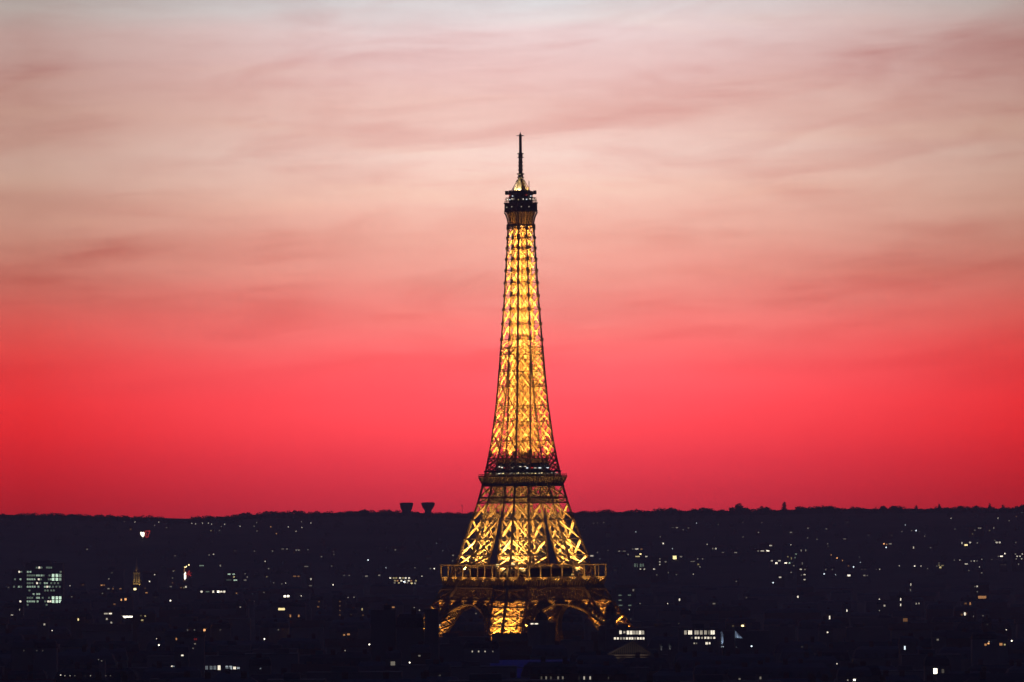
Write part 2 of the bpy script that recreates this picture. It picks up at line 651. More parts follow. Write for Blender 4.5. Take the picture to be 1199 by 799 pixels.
for ux in (-1, 0, 1):
    for uy in (-1, 0, 1):
        if ux == 0 and uy == 0:
            continue
        c = col_line(ux, uy)
        w = 0.95 if ux and uy else 0.85
        for h0, h1 in zip(hi, hi[1:]):
            mb.bar(c(h0), c(h1), w, w, (ux, uy, 0))
            ov = Vector((ux, uy, 0)) * (.1 if ux and uy else .3)
            mb.bar(c(h1) + ov - Vector((0, 0, 0.85)), c(h1) + ov + Vector((0, 0, 0.85)), 1.6 if ux and uy else 1.7, 1.6 if ux and uy else 0.7, (ux, uy, 0))
for sg in (-1, 1):
    for e in (-1, 1):
        panel_face(mb, col_line(e, sg), col_line(0, sg), hi, (0, sg, 0), 0.2, 1.2, 0.36, deep=e)
        panel_face(mb, col_line(sg, e), col_line(sg, 0), hi, (sg, 0, 0), 0.2, 1.2, 0.36, deep=e)
    panel_face(mb, col_line(sg, 0), lambda h: Vector((0, 0, h)), hi, (0, 1, 0), 0.3, 0.3, 0.3, sub=True)
    panel_face(mb, col_line(0, sg), lambda h: Vector((0, 0, h)), hi, (1, 0, 0), 0.3, 0.3, 0.3, sub=True)
mb.build('shaft', MAT['iron'], tower)
mb = MB()
for ux, uy in QUAD:
    mb.bar((1.7 * ux, 1.7 * uy, 60), (1.5 * ux, 1.5 * uy, 262), 0.4, 0.4, (ux, uy, 0))
hs = [118 + 6 * i for i in range(25)]
for h in hs:
    for (ax, ay), (bx, by) in zip(QUAD, QUAD[1:] + QUAD[:1]):
        mb.bar((1.6 * ax, 1.6 * ay, h), (1.6 * bx, 1.6 * by, h + 6), 0.25, 0.3, (ax + bx, ay + by, 0))
mb.build('lift_guide', MAT['iron'], tower)

SIDES = [((0, -1), (1, 0)), ((1, 0), (0, 1)), ((0, 1), (-1, 0)), ((-1, 0), (0, -1))]   # outward normal, direction along


def fp(side, u, out, h):
    (nx_, ny_), (ux, uy) = side
    return Vector((nx_ * out + ux * u, ny_ * out + uy * u, h))


# arches between the legs
for side in SIDES:
    n3 = (*side[0], 0)
    mb = MB()
    R0, R1, ZC = 36.0, 40.6, 6.2
    angs = [pi * k / 44 for k in range(3, 42)]

    def ap(r, a, off=0.0):
        z = ZC + r * sin(a)
        return fp(side, r * cos(a), AH(z) - 0.2 - off, z)
    for off in (0.0, 1.5):
        for a0, a1 in zip(angs, angs[1:]):
            mb.bar(ap(R0, a0, off), ap(R0, a1, off), 0.7, 1.5, n3)
            mb.bar(ap(R1, a0, off), ap(R1, a1, off), 0.5, 1.2, n3)
        for i, a in enumerate(angs):
            mb.bar(ap(R0, a, off), ap(R1, a, off), 0.32, 1.7 if off == 0 else .6, n3)
            if i + 1 < len(angs):
                mb.bar(ap(R0, a, off), ap(R1, angs[i + 1], off), 0.22, 0.6, n3)
                mb.bar(ap(R1, a, off), ap(R0, angs[i + 1], off), 0.22, 0.6, n3)
    for a in angs:
        mb.bar(ap(R0, a, 0), ap(R0, a, 1.5), 0.2, 0.3, (0, 0, 1))
    # hangers from the ring up to the girder
    for k in range(-11, 12):
        u = k * 2.7
        if abs(u) < R1:
            z = ZC + math.sqrt(R1 * R1 - u * u)
            if z < 43.6:
                mb.bar(fp(side, u, AH(z) - 0.3, z), fp(side, u, AH(44.4) - 0.3, 44.2), 0.35, 0.6, n3)
    mb.build('arch', MAT['iron'], tower)

# trellis girders under the two decks
for side in SIDES:
    n3 = (*side[0], 0)
    for (z0, z1, nb, in0, cw) in ((44.4, 52.0, 20, 1.0, 0.9), (102.0, 105.0, 7, 1.0, 0.7), (105.4, 112.0, 4, 1.0, 0.6)):
        mb = MB()
        o0, o1 = AH(z0), AH(z1)
        wi = max(AH(z0) - WH(z0), 3.0) if z0 > 100 else o1 - .5
        mb.bar(fp(side, -o0, o0, z0), fp(side, o0, o0, z0), cw, cw * 1.2, n3)
        mb.bar(fp(side, -o1, o1, z1), fp(side, o1, o1, z1), cw, cw * 1.2, n3)
        for k in range(nb):
            for lay in (0.0, 0.5):
                u0, u1 = -wi + 2 * wi * (k + lay) / nb, -wi + 2 * wi * (k + 1 + lay) / nb
                if u1 > wi + 0.01:
                    continue
                mb.bar(fp(side, u0, o0 - .2, z0), fp(side, u1, o1 - .2, z1), 0.3, 0.4, n3)
                mb.bar(fp(side, u1, o0 - .25, z0), fp(side, u0, o1 - .25, z1), 0.3, 0.35, n3)
        mb.build('girder', MAT['iron'], tower)

# lower gallery: frieze, deck, arcade of posts and rails
gal = MB()
for side in SIDES:
    n3 = Vector((*side[0], 0))
    p = [fp(side, -34.0, 33.4, 52.3), fp(side, 34.0, 33.4, 52.3), fp(side, 34.9, 34.6, 57.2), fp(side, -34.9, 34.6, 57.2)]
    q = [v - n3 * 0.6 for v in p]
    gal.hexa([p[0], p[1], p[2], p[3], q[0], q[1], q[2], q[3]])
    for k in range(40):
        u = -33.6 + 67.2 * k / 39
        gal.bar(fp(side, u, 33.6, 52.4), fp(side, u * 1.03, 35.2, 57.3), 0.45, 0.7, n3)
galo = gal.build('gallery', MAT['iron'], tower)
mb = MB()
for side in SIDES:
    (nx_, ny_), (ux, uy) = side
    a, b = 35.3, 13.0
    pts = [fp(side, -a, a, 57.3), fp(side, a, a, 57.3), fp(side, b, b, 57.3), fp(side, -b, b, 57.3)]
    mb.hexa(pts + [v + Vector((0, 0, 0.5)) for v in pts])
mb.build('deck', MAT['iron'], galo)
for side in SIDES:
    n3 = (*side[0], 0)
    mb = MB()
    mb.bar(fp(side, -35.3, 35.1, 65.4), fp(side, 35.3, 35.1, 65.4), 0.6, 0.7, n3)
    mb.build('rail', MAT['iron'], galo)
    mb = MB()
    mb.bar(fp(side, -35.3, 35.1, 58.25), fp(side, 35.3, 35.1, 58.25), 0.45, 0.4, n3)
    mb.build('parapet', MAT['iron'], galo)
post = MB()
post.box(-0.33, -0.3, 57.85, 0.33, 0.3, 65.1)
pme = post.mesh('post', MAT['iron'])
for side in SIDES:
    for k in range(9):
        u = -35.0 + 70.0 * k / 9
        v = fp(side, u, 35.0, 0)
        link('post', pme, galo, v).rotation_euler = (0, 0, math.atan2(side[1][1], side[1][0]))
    mb = MB()
    (nx_, ny_), (ux, uy) = side
    for (u0, u1, o0, o1, z1) in ((-17, 17, 19.5, 27.5, 63.2),):
        a = [fp(side, u0, o1, 57.82), fp(side, u1, o1, 57.82), fp(side, u1, o0, 57.82), fp(side, u0, o0, 57.82)]
        mb.hexa(a + [v + Vector((0, 0, z1 - 57.82)) for v in a])
    pv = mb.build('pavilion', MAT['glass'], galo)
    mb = MB()
    a = [fp(side, -18, 28.4, 63.25), fp(side, 18, 28.4, 63.25), fp(side, 18, 18.6, 63.25), fp(side, -18, 18.6, 63.25)]
    mb.hexa(a + [v + Vector((0, 0, 0.6)) for v in a])
    mb.build('roof', MAT['iron_dark'], pv)

# middle viewing deck
dk = MB()
for side in SIDES:
    n3 = Vector((*side[0], 0))
    p = [fp(side, -16.9, 16.8, 112.2), fp(side, 16.9, 16.8, 112.2), fp(side, 18.6, 18.4, 117.2), fp(side, -18.6, 18.4, 117.2)]
    q = [v - n3 * 0.5 for v in p]
    dk.hexa(p + q)
    for k in range(22):
        u = -16.8 + 33.6 * k / 21
        dk.bar(fp(side, u, 17.0, 112.4), fp(side, u * 1.1, 19.0, 117.3), 0.35, 0.7, n3)
dko = dk.build('viewing_deck', MAT['iron'], tower)
mb = MB()
mb.box(-18.9, -18.9, 117.4, 18.9, 18.9, 118.1)
mb.build('floor_slab', MAT['iron_dark'], dko)
mb = MB()
for side in SIDES:
    mb.bar(fp(side, -18.7, 18.7, 118.9), fp(side, 18.7, 18.7, 118.9), 0.35, 0.3, (*side[0], 0))
    for k in range(19):
        u = -18.6 + 37.2 * k / 18
        mb.bar(fp(side, u, 18.7, 118.1), fp(side, u, 18.7, 118.85), 0.2, 0.2, (*side[0], 0))
mb.build('railing', MAT['iron'], dko)
mb = MB()
mb.frus(16.4, 16.4, 120.2, 16.6, 16.6, 121.0)
mb.build('upper_floor', MAT['iron_dark'], dko)
mb = MB()
mb.frus(13.6, 13.6, 118.1, 13.6, 13.6, 120.2)
mb.build('wall', MAT['glass'], dko)
mb = MB()
mb.frus(11.6, 11.6, 121.0, 11.2, 11.2, 125.4)
mb.k = 1
mb.frus(12.1, 12.1, 125.4, 9.4, 9.4, 128.0)
mb.build('pavilion', [MAT['glass'], MAT['iron_dark']], dko)
bulb = MB()
bulb.box(-.42, -.2, -.28, .42, .2, .28)
bme = {k: bulb.mesh('lamp', glowmat(*k)) for k in (('w', 2), ('w', 3), ('c', 3), ('y', 3), ('y', 2), ('r', 2))}
rl = random.Random(5)
for side in SIDES:
    ang = math.atan2(side[1][1], side[1][0])
    near = side in (SIDES[0], SIDES[3])
    for k in range(8 if near else 4):
        u = -9.6 + 19.2 * k / (7 if near else 3) + rl.uniform(-.7, .7)
        o = link('lamp', bme[rl.choice([('w', 3), ('c', 3), ('w', 3), ('w', 2), ('r', 2)])], dko, fp(side, u, 11.9, 122.9 + rl.uniform(-.5, .5)))
        o.rotation_euler = (0, 0, ang)
        o.scale = (rl.uniform(.9, 2.0), 1, rl.uniform(0.9, 1.4))
    for k in range(15 if near else 7):
        u = -15.6 + 31.2 * k / (14 if near else 6) + rl.uniform(-.5, .5)
        o = link('lamp', bme[rl.choice([('w', 2), ('y', 2), ('w', 2), ('y', 3), ('w', 3)])], dko, fp(side, u, 13.9, 119.3 + rl.uniform(-.3, .3)))
        o.rotation_euler = (0, 0, ang)
        o.scale = (rl.uniform(.7, 1.4), 1, rl.uniform(0.8, 1.3))

# summit cabin
sb = MB()
for side in SIDES:
    n3 = Vector((*side[0], 0))
    for k in range(7):
        u = k / 6 * 2 - 1
        prev = None
        for t in range(6):
            s = t / 5
            r = 5.4 + 1.6 * s ** 2.2
            cur = fp(side, u * r, r, 266 + 8 * s)
            if prev is not None:
                sb.bar(prev, cur, 0.42, 0.9, n3)
            prev = cur
    sb.bar(fp(side, -5.5, 5.55, 266.2), fp(side, 5.5, 5.55, 266.2), 0.9, 0.8, n3)
    sb.bar(fp(side, -5.4, 5.35, 264.2), fp(side, 5.4, 5.35, 264.2), 0.5, 0.6, n3)
sb.frus(3.6, 3.6, 266.3, 5.0, 5.0, 274.0)
cab = sb.build('summit_cabin', MAT['iron'], tower)
mb = MB()
mb.frus(7.0, 7.0, 274.0, 7.25, 7.25, 275.0)
mb.frus(7.0, 7.0, 275.0, 7.0, 7.0, 279.0)
mb.frus(7.3, 7.3, 279.0, 7.3, 7.3, 279.6)
mb.build('wall', MAT['iron_dark'], cab)
mb = MB()
for side in SIDES:
    n3 = (*side[0], 0)
    for k in range(13):
        u = -6.9 + 13.8 * k / 12
        mb.bar(fp(side, u, 7.0, 279.6), fp(side, u * .93, 6.5, 282.6), 0.16, 0.16, n3)
    for h, r in ((280.6, 6.85), (281.6, 6.68), (282.6, 6.5)):
        mb.bar(fp(side, -r, r, h), fp(side, r, r, h), 0.2, 0.2, n3)
mb.build('safety_fence', MAT['iron_dark'], cab)
mb = MB()
mb.lathe([(7.3, 279.6), (7.1, 284.2), (7.6, 284.4), (7.6, 285.2), (7.0, 286.3), (6.2, 286.6)], 16)
mb.build('upper_cabin', MAT['iron_dark'], cab)
mb = MB()
for ux, uy in ((-1, -1), (1, -1), (1, 1), (-1, 1), (1.25, 0), (-1.25, 0), (0, 1.25), (0, -1.25)):
    mb.lathe([(0.75, 284.4), (1.05, 284.6), (1.05, 286.5), (0.75, 286.7)], 8, (ux * 6.0, uy * 6.0, 0))
mb.build('dish', MAT['iron_dark'], cab)
mb = MB()
mb.lathe([(4.8, 286.5), (4.5, 287.6), (3.6, 288.8), (2.6, 290.2), (1.9, 291.6), (1.6, 294.4)], 14)
dome = mb.build('lantern_dome', MAT['iron'], tower)
for k in range(8):
    a = k * pi / 4 + 0.2
    mb = MB()
    mb.bar((5.5 * cos(a), 5.5 * sin(a), 286.4), (1.9 * cos(a), 1.9 * sin(a), 293.2), 0.35, 0.5, (cos(a), sin(a), 0))
    mb.build('rib', MAT['iron'], dome)
rl = random.Random(9)
for side in SIDES:
    ang = math.atan2(side[1][1], side[1][0])
    for (u, o, z, key) in ((-4.4, 7.12, 276.9, ('w', 2)), (1.0, 7.12, 277.0, ('w', 2)), (-3.2, 7.35, 281.4, ('w', 3)), (-.8, 7.35, 281.3, ('c', 3)), (1.6, 7.35, 281.6, ('w', 3)),
                           (3.4, 7.35, 281.5, ('w', 2)), (-1.0, 7.35, 283.8, ('r', 2)), (2.2, 7.35, 283.3, ('c', 2 + 1)), (5.9, 6.0, 281.2, ('y', 2)), (-5.9, 6.0, 281.0, ('y', 2)))[:10 if side in (SIDES[0], SIDES[3]) else 4]:
        ob = link('lamp', bme[key], cab, fp(side, u, o, z))
        ob.rotation_euler = (0, 0, ang)
        ob.scale = (0.62, 1, 0.8)
mast = MB()
mast.lathe([(1.7, 292.8), (1.45, 297), (1.2, 297.2), (1.1, 306), (1.25, 306.2), (1.25, 309.0), (0.86, 309.2), (0.82, 319.6), (0.3, 320.6), (0.1, 321.5)], 10)
mo = mast.build('mast', MAT['iron_dark'], tower)
mb = MB()
mb.bar((-2.6, 0, 319.3), (2.6, 0, 319.3), 0.35, 0.35, (0, 1, 0))
mb.bar((0, -2.6, 319.35), (0, 2.6, 319.35), 0.35, 0.35, (1, 0, 0))
mb.build('crossbar', MAT['iron_dark'], mo)
for z, r in ((294.6, 2.1), (296.6, 2.3), (299.0, 1.6), (301.4, 1.6), (303.6, 1.5), (306.4, 1.9), (308.6, 1.9)):
    mb = MB()
    mb.lathe([(r * .8, z - .35), (r, z - .2), (r, z + .2), (r * .8, z + .35)], 10)
    mb.build('antenna_ring', MAT['iron_dark'], mo)
mb = MB()
mb.bar((4.6, -2.0, 285), (4.6, -2.0, 292.5), 0.3, 0.3, (0, 1, 0))
mb.build('aerial', MAT['iron_dark'], cab)

# floodlights: sodium projectors inside the ironwork, and others added to brighten single parts
SOD = (1.0, 0.45, 0.07)
SODW = (1.0, 0.54, 0.12)
fl = MB()
fl.box(-.35, -.35, -.9, .35, .35, -.25)
fl.bar((-.5, 0, -1.2), (-.5, 0, -.3), .1, .1, (0, 1, 0)).bar((.5, 0, -1.2), (.5, 0, -.3), .1, .1, (0, 1, 0))
flm = fl.mesh('floodlight', MAT['iron_dark'])


FLOODS, FREST = [], MB()


def flood(p, aim, power, cone=150, col=SOD):
    p = Vector(p)
    FLOODS.append(p)
    if len(FLOODS) <= 92:
        link('floodlight', flm, tower, p)
    else:                                   # past a hundred of a kind: one part for the rest
        FREST.box(p.x - .35, p.y - .35, p.z - .9, p.x + .35, p.y + .35, p.z - .25)
    lamp('floodlight_beam', 'SPOT', p + Vector((0, 0, 0.1)), power, col, tower, aim, cone, 0.35, 0.5)


K = 1.0
for sx, sy in QUAD:
    def leg_flood(h, power, dx=0.0, cone=150, col=SOD, hh=24):
        m0 = AH(h) - WH(h) / 2
        m1 = AH(h + hh) - WH(h + hh) / 2
        flood((sx * (m0 + dx * WH(h) * .3), sy * (m0 - dx * WH(h) * .3), h), (sx * (m1 - m0), sy * (m1 - m0), hh), power * K, cone, col)
    st = {(-1, -1): 2.1, (1, -1): 1.5, (-1, 1): .55, (1, 1): .35}[(sx, sy)]
    leg_flood(14, 60000 * st, cone=80)
    leg_flood(21, 62000 * st, 0.5, cone=86)
    leg_flood(21.5, 62000 * st, -0.5, cone=86)
    leg_flood(59.5, 120000, 0.7, 110, SODW)
    leg_flood(60.0, 120000, -0.7, 110, SODW)
    leg_flood(70, 80000, 0.4, 110, SODW)
    leg_flood(80, 20000, -0.4, 100)
    for h, p in ((128.5, 34000), (136, 32000), (146, 30000), (156, 30000), (166, 30000), (175, 30000), (184, 28000)):
        leg_flood(h, p * .45, 0.5, 140)
        leg_flood(h + 2, p * .45, -0.5, 140)
    for h, p in ((192, 34000), (200, 30000), (208, 28000), (216, 26000), (224, 24000), (232, 20000), (239, 20000), (246, 17000), (253, 14000), (259, 9000), (263, 5000)):
        m0, m1 = AH(h) / 2, AH(h + 15) / 2
        flood((sx * m0, sy * m0, h), (sx * (m1 - m0), sy * (m1 - m0), 15), p * .64)
for side in SIDES:
    # arch soffits from the ground, gallery arcade from projectors added outside the cornice, unsupported
    flood(fp(side, 0, 52, 4), fp(side, 0, -12, 36), 70000 if side[0][0] + side[0][1] < 0 else 6000, 58)
    for k in range(7):
        u = -31 + 62 * k / 6
        flood(fp(side, u, 41.0, 50.0), Vector((-side[0][0] * 0.38, -side[0][1] * 0.38, 1.0)), 17000, 50, SODW)
# projectors added between the near arch rims to imitate light spilling from the legs
for side, sg_, pw in ((SIDES[0], -1, 26000), (SIDES[3], 1, 26000), (SIDES[0], 1, 6000), (SIDES[3], -1, 5000)):
    z_ = 30.0
    u_ = sg_ * (math.sqrt(38.3 ** 2 - (z_ - 6.2) ** 2) - .5)
    flood(fp(side, u_, AH(z_) - 1.0, z_), fp(side, -sg_ * 26.0, -8.0, 28.0), pw, 100)
    # small projectors added outside the trellis girder to lift its glow
for side in (SIDES[0], SIDES[3]):
    for k in range(6):
        flood(fp(side, -30 + 12 * k, AH(43) + 2.2, 41.5), fp(side, 0, -0.55, 1), 1200, 80)
for u, o, z, sc_ in ((-33, 22, 65.5, 2.2), (-25, 26, 66.0, 3.0), (14, 31, 59.6, 1.2)):
    ob = link('lamp', bme[('y', 3)], galo, fp(SIDES[0], u, o, z))
    ob.scale = (sc_, 1, sc_)
flood((2.6, -5.0, 287.2), (-0.35, 0.5, 1), 1600, 150, SODW)
flood((-5.2, -4.6, 286.7), (0.6, 0.6, 1), 6500, 150, (1, .85, .5))
flood((5.2, 4.4, 286.7), (-0.6, -0.6, 1), 3000, 150, SODW)
tag(FREST.build('floodlight_bank', MAT['iron_dark'], tower), kind='stuff')

# ------------------------------------------------------------------ shared unit meshes for the city
def unit_box(name, mat):
    b = MB()
    b.box(-.5, -.5, 0, .5, .5, 1)
    return b.mesh(name, mat)


_um = {}


def ubox(mat):
    if mat not in _um:
        _um[mat] = unit_box(mat + '_block', MAT[mat])
    return _um[mat]


_pm = {}


def pane_mesh(c, s, mull=False):
    """a lit window of unit size: frame, glowing glass set back in it, glazing bar"""
    if (c, s, mull) not in _pm:
        b = MB()
        f = 0.07
        b.box(-.5, -.1, 0, -.5 + f, .12, 1).box(.5 - f, -.1, 0, .5, .12, 1)
        b.box(-.5 + f, -.1, 0, .5 - f, .12, f).box(-.5 + f, -.1, 1 - f, .5 - f, .12, 1)
        if mull:
            b.box(-.03, -.08, f, .03, .1, 1 - f).box(-.5 + f, -.07, .62, .5 - f, .09, .66)
        b.k = 1
        b.box(-.5 + f, -.02, f, .5 - f, .02, 1 - f)
        _pm[(c, s, mull)] = b.mesh('lit_window', [MAT['frame'], glowmat(c, s)])
    return _pm[(c, s, mull)]


_mans, _gab = {}, {}


def mansard(mat):
    if mat not in _mans:
        b = MB()
        b.hexa([(-.5, -.5, 0), (.5, -.5, 0), (.5, .5, 0), (-.5, .5, 0), (-.45, -.36, .72), (.45, -.36, .72), (.45, .36, .72), (-.45, .36, .72)])
        b.hexa([(-.45, -.36, .72), (.45, -.36, .72), (.45, .36, .72), (-.45, .36, .72), (-.38, -.05, 1), (.38, -.05, 1), (.38, .05, 1), (-.38, .05, 1)])
        _mans[mat] = b.mesh('mansard_roof', MAT[mat])
    return _mans[mat]


def gable_m(mat):
    if mat not in _gab:
        b = MB()
        b.gable(1, 1, 0, 1, 0.03)
        _gab[mat] = b.mesh('gable_roof', MAT[mat])
    return _gab[mat]


cb = MB()
cb.box(-.5, -.5, 0, .5, .5, .8)
cb.box(-.55, -.6, .8, .55, .6, .86)
for i in range(4):
    cb.lathe([(.09, .86), (.07, 1.0)], 6, (-.38 + .25 * i, 0, 0))
CHIM = cb.mesh('chimney', MAT['brick'])
db = MB()
db.box(-.5, -.5, 0, .5, .5, .75)
db._add([(-.6, -.6, .75), (.6, -.6, .75), (.6, .5, .75), (-.6, .5, .75), (0, -.6, 1.05), (0, .5, 1.05)], [(0, 1, 4), (1, 2, 5, 4), (2, 3, 5), (3, 0, 4, 5), (0, 3, 2, 1)])
DORM = db.mesh('dormer', MAT['zinc'])

THINGS = []      # (object, kind, px, py, extra) collected for the labels
rc = random.Random(77)


def house(name, px0, px1, pytop, Y, style, windows=(), depth=None, roof_h=None, wall=None, roofm=None, chimneys=None, mull=False, base=None):
    """a building whose front stands at distance Y; windows are (px, py, w px, h px, colour, level)"""
    pxm = (px0 + px1) / 2
    c = at(pxm, pytop, Y)
    sc = Y / FPX
    w = (px1 - px0) * sc
    gz = min(zt(c.x - w / 2, Y), zt(c.x + w / 2, Y), zt(c.x, Y + 8)) - 0.3
    if base is not None:
        gz = base
    H = max(3.0, c.z - gz)
    d = depth or max(7.0, min(16.0, w * 0.8))
    rh = roof_h if roof_h is not None else {'house': min(4.5, H * .4), 'apartment': min(6.0, H * .25), 'flat': 0.8}[style]
    rh = min(rh, H * 0.5)
    e = empty(name, (c.x, Y, gz))
    wall = wall or rc.choice({'house': ['render', 'stone', 'render', 'brick'], 'apartment': ['stone', 'stone', 'render', 'brick'], 'flat': ['concrete', 'render', 'concrete']}[style])
    link('wall', ubox(wall), e, (0, d / 2, 0), (w, d, H - rh))
    if style == 'flat':
        r = link('roof', ubox('concrete'), e, (0, d / 2, H - rh), (w + .3, d + .3, rh * .6))
        if w > 9:
            k = rc.uniform(-.25, .25)
            link('plant_room', ubox('zinc'), r, (k, 0, 1), (0.28, 0.4, min(2.2, H * .12) / (rh * .6)))
    else:
        rm = roofm or rc.choice({'house': ['tile', 'slate', 'tile'], 'apartment': ['zinc', 'slate', 'zinc']}[style])
        r = link('roof', gable_m(rm) if style == 'house' else mansard(rm), e, (0, d / 2, H - rh), (w + .5, d + .5, rh))
        nch = chimneys if chimneys is not None else (1 if style == 'house' else max(1, min(3, int(w / 11))))
        for k in range(nch):
            xx = (-.42 + .84 * (k + rc.uniform(.2, .8)) / nch)
            chh = 1.0 + rc.uniform(.0, .3)
            link('chimney', CHIM, r, (xx, rc.choice([-.1, .1]), .6), (min(.25, 2.0 / w), .9 / d, (0.4 + .35 * chh) if style == 'apartment' else .62))
        if style == 'apartment' and w > 12:
            nd = min(6, int(w / 4.5))
            for k in range(nd):
                link('dormer', DORM, r, (-.38 + .76 * (k + .5) / nd, -.44, .10), (1.5 / w, 1.6 / d, 0.36))
    for (x, y, ww, hh, cc, ss) in windows:
        p = at(x, y, Y)
        b = link('window', pane_mesh(cc, ss, mull), e)
        b.scale = (ww * sc, 1.0, hh * sc)
        b.location = (p.x - c.x, -0.02 if True else 0, p.z - hh * sc / 2 - gz)
    return e


pb = MB()
pb.lathe([(.12, 0), (.09, .5), (.06, 1.0)], 6)
POLE = pb.mesh('lamp_pole', MAT['pole'])
_gl = {}


def globe(c, s):
    if (c, s) not in _gl:
        b = MB()
        b.lathe([(.12, -.5), (.36, -.36), (.5, 0), (.36, .36), (.12, .5)], 8)
        _gl[(c, s)] = b.mesh('lamp_globe', glowmat(c, s))
    return _gl[(c, s)]


def street_lamp(px, py, Y, c, s, size=1.25):
    p = at(px, py, Y)
    g0 = zt(p.x, Y)
    e = empty('street_lamp', (p.x, Y, g0 - .1))
    hgt = max(3.0, p.z - g0)
    link('pole', POLE, e, (0, 0, 0), (1, 1, hgt))
    gs = size * Y / FPX
    link('lamp_globe', globe(c, s), e, (0, 0, hgt + .1), (gs, gs, gs))
    return e


# ------------------------------------------------------------------ every light the photo shows: kind, column, row, colour, level [, w, h]
L = []


def P(s):
    for row in s.strip().split(';'):
        t = row.split()
        if not t:
            continue
        k, x, y, c, lv = t[0], float(t[1]), float(t[2]), t[3], int(t[4])
        w = float(t[5]) if len(t) > 5 else 1.6
        h = float(t[6]) if len(t) > 6 else 1.4
        L.append((k, x, y, c, lv, w, h))


# upper left hillside
P('''L 145.5 611 w 1;L 158 611.5 w 3;L 186 611.5 w 3;L 181 615.5 w 2;H 195 618 w 1;H 153 620 o 2;L 224.5 613 w 3;L 229 613.5 w 3;L 237 612.7 w 3;L 244 612.7 w 3;
L 247.7 614 w 3;L 263 614 w 3;L 259 616.5 w 2;H 247 621.5 y 2;H 257 621.5 w 1;L 281 616.5 w 3;L 297.5 616.3 w 2;L 300.5 612 w 2;H 301 622 w 1;L 317 617 o 3;L 323.5 625 o 3;L 337.5 617.2 w 3;
L 353 611 w 2;L 364 612.5 w 3;L 353.5 618 w 3;L 346.5 622.2 w 3;H 102 643.4 w 2;H 205 651 w 1;H 203 669 w 2;H 202 677 w 1;H 202 682.5 o 1;H 200 687 w 1 3 1.6;
H 245 650 w 2;H 250 649.2 w 3;H 275 645 w 0;H 298 645.5 w 1;H 236 662.5 g 2 6 1.6;H 258 662.5 w 2 1.8 2.6;H 319 645.5 w 2;H 331 643 w 1 3.5 1.3;H 336 643 w 2;H 347 644.4 w 2 2 1.7;H 350 644.4 w 2 2 1.7;
H 360.5 644 w 1;H 391 649.5 w 1;H 390.5 646 w 0;H 376.5 652 w 2;H 310.5 657.5 w 3;H 314.5 666 w 2;H 312.5 675.5 y 2;H 388.5 663 w 1;H 358.5 663.5 w 1 5.5 1.4;H 345 675 o 2 4 1.6;H 349.5 675 o 2 3 1.6;H 364 678.3 w 3 1.7 2.6;
H 363.5 686 w 1 4 1.3;L 320.5 682.5 w 2;H 330 684 w 1;L 334.5 683 w 3;L 390 685 w 4;L 431 656 c 4;H 429 674.8 w 2 3.5 1.7;H 444 673.8 w 2 2.8 1.7;H 403 674 w 1;H 409 674 w 1;
H 463 644 w 2;H 471 643 r 0;L 511 636.2 c 2;L 518.5 645 c 1;H 530.5 650.5 w 2 2.6 1.5;H 530 657 w 2;L 452 665 c 3;L 486 665 w 2;L 508.5 666 w 4;H 504 666 w 2;H 494 675 w 3;H 501 654 w 0''')
